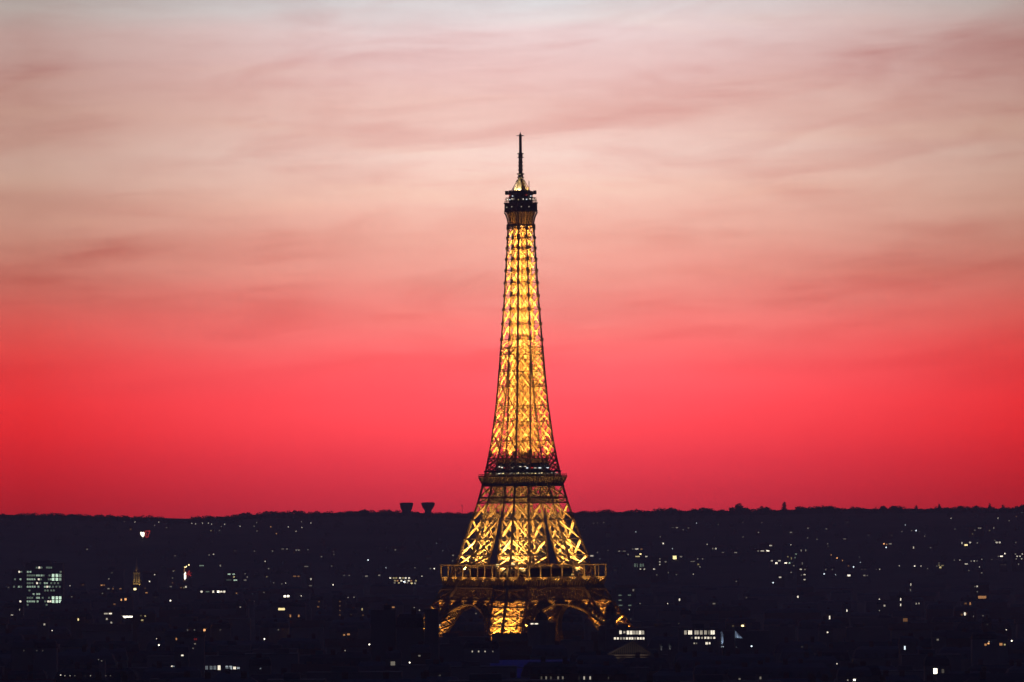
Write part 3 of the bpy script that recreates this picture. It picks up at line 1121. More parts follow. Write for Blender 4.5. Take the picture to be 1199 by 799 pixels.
# left, city at the foot of the hills
P('''L 82 686 w 3;H 97 685 o 1;H 119 685.5 o 3 2.4 1.7;H 122 685.3 o 2 2 1.7;H 127 689.5 w 2 2.6 1.6;H 132.3 689.5 o 2 1.2 2.4;H 141 689.5 o 2 2.8 1.7;H 127.5 678 w 2;H 131 671 w 0 3 1.3;H 120 695 w 1;H 84 699 w 1;
H 10 688 w 1;H 181 673.2 w 3;H 175 681 w 4;H 158 690 y 4 3.4 2.6;H 170 689 o 1;H 171.5 694.3 o 2 3 1.5;H 212 688.2 o 2;H 217.6 687.4 w 3 2.4 2.2;H 215.3 688.2 y 2 1.2 2;
H 268.2 672.5 g 3 4 1.5;H 273.5 672.5 g 3 3.4 1.5;H 274 675.8 y 3 2 1.6;H 275.6 679.5 g 3 5 1.6;H 268 679.3 g 0 7 2;H 287 672 w 1;H 289.5 675.8 w 2;H 287 679.4 w 2 3.4 1.3;
H 236 693 w 3 2.8 2.2;H 243 693 g 1 5 1.4;H 249.7 693 w 3 2.2 3;H 255.5 693 w 4 3 2.6;H 259 693 w 3 3 2;H 262.5 693 w 3 3 2.4;H 277 694.8 o 2;
L 3.5 713 w 4;H 23 714 w 2 1.3 2.2;H 14 720.3 w 2 3 1.4;L 86 725.4 w 3;H 91.6 725.6 y 3 1.8 3;L 98 726 w 4;H 142 702.5 o 3 1.8 2.4;H 147 702 o 3 2.8 3;H 134 707.7 o 1 3 2;L 127 709.6 w 4;H 124 718.7 w 2 5 1.8;H 129.3 718.6 w 3 4 1.8;
H 125 725 w 2 2.4 2.4;H 130.3 729.2 w 2 2.2 2.2;H 52 731.3 w 2 2.2 2.6;L 61 738.6 w 3;L 115.5 772.8 w 2;L 116.5 780.6 w 4;H 119 774 w 1;
L 199.5 703.5 w 4;H 281.3 711 w 2;H 182 700 w 0;H 165 721 y 1;H 170 721.5 y 2 2 1.8;H 166.5 726.4 y 2 3 2;H 173 727 y 3 2.2 1.8;L 183.5 748 w 3;L 186 755.6 w 4;
L 220 738.3 w 3;H 227.6 737.8 w 1;H 239.4 738 o 3 2.8 3;L 240.2 738 y 3;L 260.5 737.6 w 3;H 258 738 w 1;H 206.5 748.4 o 2 1.8 3;H 228 748.6 r 1 1.6 2.6;H 230 748.6 r 1 1.3 2.6;H 228.4 754 w 1 2.6 1.6;H 226 759.2 w 1;H 213.5 767.6 w 3 3 1.8;
H 28 762 w 0;H 43 762 w 0;H 50 762 w 0;H 309 694 w 1;H 333.6 698.4 w 4 3.2 2.6;H 337.4 698.2 w 4 3.2 2.6;L 352.8 698 w 3;H 329.6 713.4 y 3 9 3;H 340 721.4 o 2 1.8 3.4;H 344.4 721.2 w 3 1.8 4.4;H 349.8 721.4 o 2 2 3.2;
L 309.6 748.4 w 4;H 326 737.6 w 1;H 373.6 704.6 o 1;H 372.5 710.6 o 1 3 1.8;H 398 704.5 o 1;H 398 709.6 o 1;H 398 715 o 1;H 398 720.3 o 1;L 407.5 699.7 w 2;L 414.5 699.5 w 2;H 424 713.6 y 2 1.7 3;H 425 720.5 o 1;H 411.3 720.8 y 2 2.4 2;
H 403 743.6 o 2 2.6 2;H 408 743 o 2 3.6 2.2;L 404 762 w 2;L 432.5 754.8 w 4;H 305 783 c 1 2 1.6;H 453.5 711 o 1 4 1.6;H 460.5 711.2 o 2 3.6 1.8;H 459.5 716 o 3 2.4 2;H 462 718.6 o 2 2.4 1.6;L 485 711.6 w 2;L 491.2 714.8 w 3;
L 469 754.8 w 1;L 479.6 776 w 4;H 460 777 w 1 6 5.4;H 491 768 w 1 3 2;H 515 791 w 0 3 1.4;L 516.5 711.6 w 3;L 514 718.5 w 1;L 515 732 w 3;L 514.8 736.6 w 1;L 557.3 718.6 w 2;H 553 763 w 2 1.6 2.2;H 560.4 763 w 2 1.6 2.2;H 568 763 w 2 1.6 2;H 577 763 w 1 1.5 2''')
# right hillside
P('''L 695 613 w 2;L 699.5 612.4 w 1;L 707 612 w 2;L 744.5 623 c 3;L 815.5 612.8 c 3;H 792.5 618 w 2 3 1.4;H 788 618 w 0 3 1.2;H 800 620.5 w 1;H 806 618.5 w 1;L 776.5 636.5 w 4;L 773 628.6 w 2;L 787.4 642.6 c 3;H 790 653 y 4 5 4.6;H 797.3 652 w 2 3 1.6;
L 828 637.6 w 3;H 834.6 642.6 w 2 1.4 1.7;H 838 642.6 w 3 1.8 2;H 741 643 w 1;H 745.5 643 w 3 4.4 1.6;H 751 643.2 o 2 3 1.6;H 750 649 y 4 2.6 1.8;H 746.6 651.8 y 3 6 1.5;H 756.8 651.8 w 3 3 1.5;H 725 645.6 w 2 2.4 1.4;H 731 645.5 w 1 4.4 1.2;
H 735.4 649.4 w 2;H 693 651 w 3 4 1.7;L 699.5 647 w 2;L 702.5 654.6 c 2;L 712 644.6 w 1;H 712 626 w 0;H 743.5 662 g 1 2.4 4.6;H 746.8 662 g 2 2.4 5;H 750.2 662.2 g 1 2.4 4.6;H 753 662 g 1 2 4;H 749.8 666.6 w 3 2 1.5;H 754.4 666.6 w 3 2 1.5;
H 772.6 654.6 w 2;H 772.6 658 w 3;H 772.6 661.2 w 3;H 779.4 658 w 2 2.4 1.5;H 765.8 666.6 w 3 2.6 1.7;H 781.6 670.6 w 2 2.6 1.7;H 769 673.4 w 1;H 792 673 w 1;L 811.8 672.4 w 3;H 817 654.6 w 2;H 822.6 654.6 w 2;H 811 657.6 w 1 6 1.2;H 817.6 661 y 2 2.2 2;H 819.6 664 w 2;
H 725 691.4 w 1 4 2;H 741.6 691.2 w 1 2.4 3;H 762 661.5 w 0;H 720 668 w 0;
L 870 612 w 1;L 892 612 w 2;H 888 623.6 w 2;L 870 629 w 2;L 841 614.4 w 1;L 842 643 w 3;H 846.6 647 w 1 3 1.2;H 861.4 647.2 w 2 3.6 1.3;H 902.4 639 w 3 3.6 1.5;H 888 645.3 w 2 2.6 1.5;H 892.6 645.3 w 3 4.6 1.5;H 899 645.2 w 4 4 1.7;L 926 638.2 w 3;
H 926 623.6 w 2 3 1.3;L 945.6 630.2 w 2;L 956.5 631.6 w 2;H 946 618.6 w 2;H 967.6 619.6 w 2;L 969.2 637 w 2;H 938.2 644.8 w 2 1.7 2.2;H 943.4 644.6 w 2 1.3 2.6;H 920 649 w 3 3.4 1.7;H 926.6 649 w 4 4 1.8;H 932 649 g 2 2.4 1.6;H 909.6 649.2 g 1 3.6 1.4;H 909.6 653 g 1 4 1.3;
H 922.5 652 y 2 1.6 2;H 926.6 654 y 2 1.4 3;H 931 653.2 g 1 2 1.8;H 904.4 656.8 w 3 4 1.6;H 912.6 656.8 w 3 3.6 1.6;H 909 659.6 w 4 3.2 2.2;H 920 659.4 w 4 3.6 1.9;H 924.4 659.4 g 3 2.2 2;H 929.4 662.6 w 2;H 926.4 670.4 w 2;H 913.4 676.2 w 3 3.4 1.8;L 905.2 682.4 c 4;
H 937.6 666.8 w 3 2.8 1.6;H 942.4 667 w 2;H 942 673 w 3 2.8 1.5;H 938.4 673.6 w 1;H 942 678.8 w 3 2.6 1.5;H 939.4 660 w 1 1.2 3;L 965 672.2 c 4;L 978.4 673.2 c 3;H 862 681 w 1;H 967 667.2 w 1 1.4 2.2;H 974.6 667 w 1;
L 973.3 650 o 3;L 980.1 653.6 o 4;L 986.4 656.4 o 3;H 969.5 640 w 0;H 989 631.2 w 1 4 1.2;H 992 612 w 0;H 1017 627 w 0;H 1044 627 w 0''')
P('''L 1035 637 o 4;L 1038.2 637.6 o 3;L 1037.6 641 c 4;H 1042.4 637 w 2 4 1.6;L 1060 614.8 c 3;L 1056 622.4 w 2;L 1072.6 621.4 c 4;L 1067.6 621.6 w 2;L 1076.6 622.8 w 1;L 1082.6 628 w 2;H 1069.6 641.2 w 3 1.4 2.8;H 1089.6 641.6 w 1;H 993.6 662.8 o 2;L 999.4 664 c 4;L 1007.4 658.6 c 3;
L 1006.4 652.4 w 1;H 994 674 w 4 4 2.2;H 1012 674 w 2 3 1.7;H 1015.5 674 w 1;H 1009 667 w 0;H 1013 667 w 0;L 1030 666.8 w 3;L 1026 667 w 1;L 1053 662.6 w 3;L 1071 663 w 4;L 1078.4 663 w 3;L 1086 666 w 2;H 1097 663 w 1;H 1066.4 684.6 w 3 1.2 3.4;H 1066 691 w 1 1.4 3;
L 1113.6 607 w 3;L 1118.2 619.8 w 2;L 1168.6 607 w 3;L 1181.6 610 w 2;L 1190 605 o 2;L 1196.6 600.6 c 1;H 1147 618.6 w 2 4.6 1.3;H 1163.6 618.4 w 2 1.2 2.6;H 1141.4 621 w 1;H 1158.6 621.4 y 1;H 1138.6 625.4 y 1;H 1126.4 636 w 3 1.4 3;H 1131 638.4 y 4 4.4 2;H 1135.8 635.4 w 3 2.4 2;H 1144.4 636 w 2;
H 1167 635.4 w 3 3 1.8;H 1170.6 635.4 w 3 2.4 2.2;H 1165 633 w 1;H 1189.4 635.4 w 1;L 1176.6 648.4 w 4;H 1172.6 651.6 w 4 3.6 1.8;H 1169 651.6 w 2;H 1189 649 w 2;H 1197 649 w 3;H 1191 651.6 w 3 2 1.7;H 1194.4 651.6 w 3 2 1.7;H 1190 654.6 w 2;H 1196.2 654.6 w 3;H 1192.6 660.8 w 2 1.2 2;
L 1117.4 656 w 2;L 1123.8 656 w 3;H 1131.4 660.6 w 3 4 1.5;L 1140 660.4 w 4;H 1137.2 657.2 w 2;H 1140.8 657 w 3;H 1144 657 w 1;L 1147 664 w 3;H 1149.6 655.2 w 2;L 1161.4 655.2 w 2;H 1101 664.6 y 3 3 2.2;H 1103.4 662.4 y 2 3.4 1.5;H 1099.4 659.5 w 1;H 1099.6 662 y 2 1.8 1.8;L 1134.4 668.4 w 2;
H 1149.4 671 w 2;H 1144.2 686.8 w 3 1.6 2;H 1141.6 687 w 1;H 1144.4 693 w 1;L 1152.4 690 w 4;H 1173 661.5 w 0;H 1177 661.5 w 0''')
# right, city
P('''H 1150 699.5 o 2 11 3.6;H 1130.6 707 o 1 3 2.6;H 1136 707 o 2 2 3.6;H 1131.6 718.6 o 1 2 2.4;H 1126 720 o 1 2.4 2.4;H 1054.6 702 w 3 1.3 3.4;H 1054.6 708.4 w 3 1.3 3;L 1029.6 701.8 w 3;L 1029.8 715 w 2;H 1035.6 709.4 w 2 2.2 2.4;H 1072.8 707 w 2 1.5 2;H 1076 706.8 w 2 1.5 2;H 1060 726 o 1 6 4.6;L 1065.4 723.6 w 3;
H 1129.8 719 w 3 2.4 4;L 1139.2 722 w 4;L 1134 718 o 1;H 1151 721 w 1;L 1159.4 735.6 w 1;H 1156 731.6 w 0;H 1098 749.2 w 1 3 2.4;H 1059.4 758.8 c 3 2 5;H 1154 755 o 2 3 2.6;H 1157.4 753.6 o 3 2.4 2;H 1172 754.6 o 2 4 3.4;H 1176.4 755 y 2 2.2 2;L 1184.6 750.6 w 4;L 1178.2 737.6 w 3;H 1095.2 786 w 4 5 7.4;H 1104 786 w 0 3.4 5.4;
H 1158 751.5 w 2;H 934.2 699 w 3 2 2.4;H 991.6 715.2 w 3 1.5 2.8;H 971.4 723.4 w 3 1.6 5;H 969 740.6 w 3 2 1.7;L 880 757 c 4;H 874 700 w 1;L 939 757.6 w 1;L 945 757.2 w 0;L 951 757 w 0;L 980 777.4 w 3;H 1000.4 796.4 w 4 3 2.4;H 1015 796 y 4 5.4 4.6;H 992.6 796.6 w 2;H 890.4 794 w 1 2.4 3.4;
H 795.6 702.4 w 3 1.6 3;L 781.6 707 w 3;L 749.4 707 w 2;L 736.6 714 w 3;L 738.6 725 w 1;H 726 692 g 1 3.6 1.8;H 726 697.2 g 1 4 1.5;H 726 703 g 1 4 1.5;H 726.6 709 g 1 5 1.5;H 737 697 g 1 4 1.5;H 737.4 709 g 1 4.4 1.5;H 836 707 w 1 3.6 2;H 801 722 o 0;L 783 730.2 w 1;L 794.6 730.4 w 1;
H 869.6 733.2 y 4 3.2 2.8;H 858.4 733.2 y 0 3 2.6;H 831.2 794 w 2 2.6 2.6;H 842.8 794 w 3 3 3;H 866 795.2 w 1 2.6 2;H 719 794 w 0 1.6 3;H 712.6 794 w 0 1.6 3;H 628 730.6 w 3 4.6 1.6;H 623 730.6 w 3 4 1.6''')
for x, s in ((634, 0), (639.5, 1), (645, 0), (653.5, 1), (659, 1), (665, 0), (677.3, 0), (684, 2), (691, 2), (698.4, 2)):
    L.append(('H', x, 794, 'w', s, 2.0, 4.2))
for i, (x, s) in enumerate(((71, 3), (76, 2), (82, 2), (87.6, 1), (93.6, 2), (100, 0), (106, 2), (112, 1), (117.6, 2), (124, 1), (129.4, 1))):
    L.append(('L', x, 791.4 + (0 if i else -.8), 'w', s, 1.9, 1.7))


def light_Y(k, px, py):
    if py < 690:
        return hit(px, py, 6.5 if k == 'L' else 4.5 if py < 655 else 9.0 if py < 675 else 13.0)
    hz = (9.0 if k == 'L' else 14.0) + max(0, min(20, (py - 705) * 0.36))
    y = FPX * (CAM_H - hz) / (py - HORIZON)
    if py > 728 and 505 < px < 745:
        y = min(y, 3500)
    return y


L = [(k, x, y, c, s - .5 if y < 690 and s >= 2 else s, w, h, light_Y(k, x, y)) for (k, x, y, c, s, w, h) in L]
KEEP = [(x, y, w, Y) for (k, x, y, c, s, w, h, Y) in L]             # sight lines that nothing nearer may block
for i in range(57):
    KEEP.append((512 + 4 * i, 729.5, 4, 3960.0))                     # the foot of the ironwork
KEEP += [(x, 712 - abs(x - 160) * .5, 2, 7600) for x in (155, 158, 161, 164)]


def clear_top(px0, px1, Y, top, own=None):
    """lowest roof line (as a row) that keeps farther lights in view"""
    t = top
    for (x, y, w, Yl) in KEEP:
        if Yl > Y + 1 and px0 - w / 2 - .6 < x < px1 + w / 2 + .6:
            if own is not None and y > own:
                continue
            t = max(t, y + 2.2)
    return t


# ------------------------------------------------------------------ places used in the labels
def band(py):
    return ('high on hillside' if py < 628 else 'mid hillside' if py < 655 else 'low on hillside' if py < 690
            else 'in city' if py < 732 else 'among near rooftops')


ZONES = [(95, 'above office block', 'below office block'), (192, 'above church belfry', 'below church belfry'),
         (235, 'above red sign', 'below red sign'), (300, 'right of red sign', 'near strip windows'),
         (400, 'left of water towers', 'right of strip windows'), (470, 'under water towers', 'under water towers'),
         (560, 'by iron tower', 'left of iron tower'), (700, 'behind iron tower', 'before iron tower'),
         (790, 'right of iron tower', 'around stone pediment'), (885, 'below round treetop', 'around lit flags'),
         (960, 'below pointed conifer', 'below pointed conifer'), (1050, 'around orange lamps', 'under orange lamps'),
         (1120, 'right of orange lamps', 'left of orange strip'), (1300, 'near right edge', 'around orange strip')]


def zone(px, py):
    for x, a, b in ZONES:
        if px < x:
            return a if py < 672 else b
    return ''


LAB = {}


def note(o, what, cat, group, px, py):
    LAB.setdefault((what, band(py), zone(px, py)), []).append((px, py, o, cat, group))


ORD = ['', 'second', 'third', 'fourth', 'fifth', 'sixth', 'seventh', 'eighth', 'ninth', 'tenth', 'eleventh', 'twelfth']


def write_labels():
    for (what, bd, zn), rows in LAB.items():
        rows.sort(key=lambda r: (r[0], r[1]))
        n = len(rows)
        for i, (px, py, o, cat, group) in enumerate(rows):
            if n == 1:
                t = ''
            elif n == 2:
                t = ('left one', 'right one')[i]
            elif i == 0:
                t = 'leftmost'
            elif i == n - 1:
                t = 'rightmost'
            else:
                t = (ORD[i] if i < len(ORD) else 'one') + ' from left'
            lab = '%s %s %s' % (what, bd, zn) + (', ' + t if t else '')
            tag(o, lab, cat, group)


# ------------------------------------------------------------------ big recognisable buildings
def tall_office():
    Y = 6300.0
    rows_ = {664.8: [(43, 1), (46, 3), (48.6, 1), (55, 1), (57.5, 1), (60, 1)], 669.8: [(22.6, 3), (25, 1), (32.6, 2), (35.6, 2), (71, 1)],
             674.0: [(32.5, 1), (35, 1), (37.6, 1), (40, 1), (43.2, 2), (45.6, 2), (48.6, 2), (51, 1), (58, 1), (62.2, 3), (66.6, 3), (70.4, 2)],
             678.5: [(17.6, 1), (24, 2), (32.5, 2), (35, 2), (37.6, 2), (40.4, 2), (45.4, 3), (48, 1), (57, 1), (59.6, 2), (62.2, 3), (66.6, 3), (70.4, 2)],
             683.0: [(32.5, 1), (35, 1), (38, 1), (43.4, 3), (47, 1), (52.4, 2), (55, 2), (60, 1), (64, 1), (68, 1)],
             687.2: [(16.4, 1), (22, 2), (24.8, 1), (32.5, 2), (35.2, 2), (38, 2), (40.6, 2), (45, 2), (52.6, 2), (55.4, 3), (58, 2), (62, 1), (66, 1), (70, 1)],
             691.6: [(53, 1), (56, 1), (60, 1), (63, 1), (34.5, 1)], 695.8: [(39.4, 2), (43.6, 2), (46, 2)],
             700.2: [(32.4, 1), (35, 1), (37.6, 1), (43.4, 2), (45.6, 2), (50, 1), (57.4, 1), (62.2, 3), (66.6, 3), (70.4, 3)],
             704.4: [(23.8, 3), (32.4, 2), (35, 2), (37.6, 2), (40, 2), (44, 2), (53, 1), (56.4, 3), (59, 3), (62.2, 3), (66.6, 3), (70.4, 3)],
             708.4: [(32.4, 1), (54.6, 1)], 712.2: [(42.2, 3), (54.2, 4), (47, 1), (50, 1)]}
    e = empty('office_block', (at(43, 712, Y).x, Y, 0.0))
    ox = e.location.x
    s = Y / FPX

    def bx(n, mat, px0, px1, pt, dep, par=None):
        a, b = at(px0, pt, Y), at(px1, pt, Y)
        m_ = MB()
        m_.box(a.x - ox, 0, 0, b.x - ox, dep, a.z)
        return m_.build(n, MAT[mat], e)
    bx('wall', 'concrete', 29.5, 73.4, 659.5, 24)
    w2 = bx('wing', 'concrete', 13.6, 29.4, 666.5, 18)
    m_ = MB()
    a, b = at(36, 659.4, Y), at(58, 656.6, Y)
    m_.box(a.x - ox, 5, a.z, b.x - ox, 15, b.z)
    m_.build('plant_room', MAT['zinc'], e)
    n_ = 0
    for y, r in rows_.items():
        for x, lv in r:
            p = at(x, y, Y)
            tall = x in (62.2, 66.6, 70.4)
            col = 'g' if lv < 3 or tall else 'w'
            hh = (3.9 if tall and lv >= 2 else 2.4) * s
            ww = (3.2 if tall else 2.4) * s
            o = link('window', pane_mesh(col, max(0, min(lv, 3)), tall), e, (p.x - ox, -.02, p.z - hh / 2), (ww, 1, hh))
    tag(e, 'tall glass office block with greenish lit floors and a lower wing at the left edge', 'office block')


tall_office()

# church with a floodlit belfry and a dim spire
CHY = 8000.0
c0 = at(160.2, 690, CHY)
chz = zt(c0.x, CHY)
ch = empty('church', (c0.x, CHY, chz))
zb0, zb1, ztip = at(160, 684, CHY).z - chz, at(160, 671.5, CHY).z - chz, at(160, 652.5, CHY).z - chz
mb = MB()
mb.frus(3.9, 3.9, 0, 3.7, 3.7, zb0)
mb.frus(4.1, 4.1, zb0, 4.1, 4.1, zb0 + .6)
for sx in (-1, 0, 1):
    for sy in (-1, 1):
        mb.box(sx * 2.75 - .75, sy * 3.0 - .55, zb0 + .6, sx * 2.75 + .75, sy * 3.0 + .55, zb1)
        if sx:
            mb.box(sx * 3.0 - .5, -.75, zb0 + .6, sx * 3.0 + .5, .75, zb1)
mb.frus(2.4, 2.4, zb0 + .6, 2.4, 2.4, zb1)
mb.frus(3.9, 3.9, zb1, 4.2, 4.2, zb1 + .8)
for sx, sy in QUAD:
    mb.lathe([(.8, zb1 + .8), (.7, zb1 + 2.6), (.05, zb1 + 5.4)], 8, (sx * 3.1, sy * 3.1, 0))
mb.build('belfry', MAT['stone'], ch)
mb = MB()
mb.lathe([(2.9, zb1 + .8), (2.6, zb1 + 2.4), (1.1, zb1 + 9.5), (.12, ztip)], 8)
sp = mb.build('spire', MAT['stone'], ch)
mb = MB()
mb.bar((0, 0, ztip - .2), (0, 0, ztip + 2.0), .2, .2, (0, 1, 0)).bar((-.6, 0, ztip + 1.2), (.6, 0, ztip + 1.2), .2, .2, (0, 1, 0))
mb.build('cross', MAT['iron_dark'], sp)
mb = MB()
mb.box(-6, 4.2, 0, 6, 34, 9)
mb.build('nave', MAT['stone'], ch)
mb = MB()
mb._add([(-6.4, 4.3, 9), (6.4, 4.3, 9), (6.4, 34.3, 9), (-6.4, 34.3, 9), (0, 4.3, 14.5), (0, 34.3, 14.5)], [(0, 1, 4), (1, 2, 5, 4), (2, 3, 5), (3, 0, 4, 5), (0, 3, 2, 1)])
mb.build('roof', MAT['slate'], ch)
for dx, dy in ((-5.5, -6.5), (5.5, -6.5)):
    mb = MB()
    mb.box(dx - .3, dy - .3, zb0 - 5.3, dx + .3, dy + .3, zb0 - 4.7)
    mb.bar((dx, dy, zb0 - 5), (dx * .6, -3.6, zb0 - 5.2), .2, .2, (0, 0, 1))
    f = mb.build('floodlight', MAT['iron_dark'], ch)
    lamp('floodlight_beam', 'SPOT', (dx, dy, zb0 - 4.4), 6500, (1, .62, .16), ch, (-dx * .8, 5.5, 9.5), 70, .3, .5)
lamp('floodlight_beam', 'SPOT', (0, -4.6, zb1 + .4), 900, (1, .55, .2), ch, (0, 3.6, 9), 60, .2, .5)  # spot without a housing, added to lift the spire out of the dark
tag(ch, 'church with gold floodlit belfry and thin dim spire, at the foot of the left hillside', 'church')


def sign_hill():
    """white heart-shaped light beside a curled red neon tube, high on the hill"""
    Y = hit(170, 626, 9.0)
    s = Y / FPX
    c = at(170, 626, Y)
    gz = zt(c.x, Y)
    e = empty('neon_sign', (c.x, Y, gz))
    z = c.z - gz
    mb = MB()
    mb.bar((-3, .5, 0), (-3, .5, z - 2), .35, .35, (0, 1, 0)).bar((3, .5, 0), (3, .5, z - 2), .35, .35, (0, 1, 0))
    mb.box(-6.5 * s, .2, z - 4.6 * s, 6.5 * s, .8, z + 5 * s)
    mb.build('panel', MAT['iron_dark'], e)
    mb = MB()
    pts = [(-5.6, 2.6), (-4.6, 3.2), (-3.4, 2.2), (-1.8, 3.0), (-.8, 1.8), (-1.2, -1.2), (-2.6, -3.4), (-4.2, -2.0), (-5.6, .2)]
    n = len(pts)
    mb._add([(x * s, .15, z + y * s) for x, y in pts] + [(x * s, -.15, z + y * s) for x, y in pts],
            [tuple(reversed(range(n, 2 * n)))] + [(i, (i + 1) % n, n + (i + 1) % n, n + i) for i in range(n)])
    mb.build('white_light', glowmat('w', 4), e)
    mb = MB()
    pts = [(-.4, 3.0), (1.2, 4.2), (3.4, 3.6), (5.4, 4.4), (5.0, 1.6), (3.4, .2), (3.8, -2.0), (1.6, -3.6), (.4, -1.6), (1.6, .6), (-.4, 3.0)]
    for a, b in zip(pts, pts[1:]):
        mb.bar((a[0] * s, 0, z + a[1] * s), (b[0] * s, 0, z + b[1] * s), 1.3, .5, (0, 1, 0))
    mb.build('red_tube', glowmat('r', 2), e)
    tag(e, 'white heart shaped light with curled red neon tube, high on the left hillside', 'sign')


def sign_low():
    Y = hit(219, 672, 16.0)
    s = Y / FPX
    c = at(219, 672, Y)
    gz = zt(c.x, Y)
    e = empty('neon_sign', (c.x, Y, gz))
    z = c.z - gz
    mb = MB()
    mb.box(-5 * s, .3, 0, 5.5 * s, 9, z - 7 * s)
    mb.build('wall', MAT['brick'], e)
    mb = MB()
    mb.bar((-3, .5, z - 7 * s), (-3, .5, z + 10 * s), .35, .35, (0, 1, 0)).bar((2.4, .5, z - 7 * s), (2.4, .5, z + 10 * s), .35, .35, (0, 1, 0))
    mb.bar((-3, .5, z + 9 * s), (2.4, .5, z + 9 * s), .3, .3, (0, 1, 0))
    mb.build('frame', MAT['iron_dark'], e)
    mb = MB()
    mb._add([((x - 2) * s, yy, z + y * s) for yy in (.2, -.2) for x, y in ((-1.4, 0), (0, 2.2), (1.0, 0), (.8, -5), (-.8, -7.4), (-1.4, -5))],
            [(11, 10, 9, 8, 7, 6)] + [(i, (i + 1) % 6, 6 + (i + 1) % 6, 6 + i) for i in range(6)])
    mb.build('white_light', glowmat('w', 4), e)
    for k in range(6):
        a = k * pi / 3 + .3
        mb = MB()
        mb.bar((1.8 * s, 0, z), ((1.8 + 4.0 * cos(a)) * s, 0, z + 4.0 * sin(a) * s), 1.1, .5, (0, 1, 0))
        mb.build('red_tube', glowmat('r', 2 if k % 2 else 1), e)
    mb = MB()
    mb.bar((-3.4 * s, 0, z + 2 * s), (-2.6 * s, 0, z + 7 * s), .8, .4, (0, 1, 0))
    mb.build('orange_tube', glowmat('o', 2), e)
    for x, y in ((-2.4, 7.6), (-.8, 8.4), (2.2, 10.4)):
        link('lamp', globe('y', 4), e, (x * s, 0, z + y * s), (1.5 * s, 1, 1.5 * s))
    tag(e, 'vertical white light with red star shaped neon and dots above, low on left hillside', 'sign')


sign_hill()
sign_low()

# stadium-like lit pavilion left of the tower
Yp = hit(472, 681, 8)
wins = []
for y, xs_, in ((677.0, (457, 461, 464, 468.5, 472, 475, 479)), (680.2, (462.5, 465.5, 470, 474.4, 478.5, 481.5, 487)), (683.2, (462, 467, 473.4, 477, 482, 486))):
    for x in xs_:
        wins.append((x, y, 2.4, 2.0, rc.choice('wywo'), rc.choice([2, 3, 3])))
wins += [(464, 685.6, 1.8, 1.4, 'o', 3), (473.4, 682, 3, 3, 'c', 4)]
e = house('sports_pavilion', 455, 490, 674.5, Yp, 'flat', wins, depth=30, wall='concrete')
tag(e, 'low pavilion full of warm bright windows on the hillside, just left of the iron tower', 'pavilion')

# long strip of window light and the near school-like block with a row of bright windows
e = house('long_hall', 134, 168, 717.5, 5350, 'flat', [(152, 722.6, 23.4, 2.7, 'w', 4)], depth=22)
tag(e, 'low hall with one long dazzling white strip window, in the city right of office block', 'hall')
wins = [(180, 780, 2.2, 1.8, 'w', 2), (186.4, 780, 3.6, 1.8, 'w', 3)]
for x, lv, h in ((195.4, 3, 5.6), (200.5, 3, 5.6), (204.6, 2, 5.2), (209.5, 3, 5.6), (218.4, 1, 3), (228.4, 2, 2.6), (232.6, 3, 4.6), (242, 1, 5), (247.2, 1, 5), (251.6, 1, 5.2), (256.6, 3, 6), (265.6, 2, 5),
                 (270.2, 2, 5), (274.7, 3, 3.4), (279, 2, 2.6), (289, 1, 5), (293.6, 2, 2.8), (298.6, 2, 2.4), (303, 1, 3)):
    wins.append((x, 782 - (0 if h > 4 else -.4), 3.6, h, 'c' if lv < 3 or rc.random() < .4 else 'w', lv))
e = house('school_building', 172, 312, 767.5, 3250, 'flat', wins, depth=16, wall='render', mull=True)
tag(e, 'long low building with a row of bluish white windows among the dark near rooftops', 'school')

# the block with two rows of white windows above the pediment, right foot of the tower
wins = [(726.6, 740.6, 3, 4.6, 'w', 3), (731, 740.4, 2.6, 3, 'w', 2)] + [(x, 740.9, 3.2, 5, 'w', lv) for x, lv in ((735.4, 3), (739, 3), (742.4, 2), (745.8, 2), (749.4, 3), (752.8, 2))]
wins += [(x, 747.7, 2.5, 3, 'w', lv) for x, lv in ((720, 3), (723.4, 3), (727, 2), (730.6, 2), (734, 3), (737.4, 3), (740.4, 3), (743.8, 2), (747, 3), (750.2, 3), (753.4, 3))]
e = house('office_building', 709, 757.5, 735.4, 3560, 'flat', wins, depth=18, wall='concrete', mull=True)
tag(e, 'flat roofed block with two rows of white windows, right above the stone pediment', 'office building')
wins = [(x, 740.8, w, 5.4, 'w', lv) for x, w, lv in ((802.6, 3.2, 2), (808, 5.2, 3), (815.6, 5.6, 2), (821, 3.6, 2), (826, 3.4, 2), (830, 2.6, 1), (834.4, 5.4, 3))]
wins += [(x, 747, 2.4, 2.6, 'w', lv) for x, lv in ((814.6, 3), (818, 3), (822, 2), (825.8, 3), (829.4, 3), (832.6, 2), (836.4, 3), (810, 1))]
wins += [(813, 753.4, 2, 2, 'w', 2), (815.6, 753.4, 1.6, 2, 'w', 1), (827.4, 753.4, 3, 3, 'w', 3), (830.8, 753.4, 2.2, 2.6, 'w', 3)]
e = house('office_building', 795, 840, 735.0, 3600, 'flat', wins, depth=18, wall='render', mull=True)
tag(e, 'office building with three rows of white windows, just left of the two lit flags', 'office building')

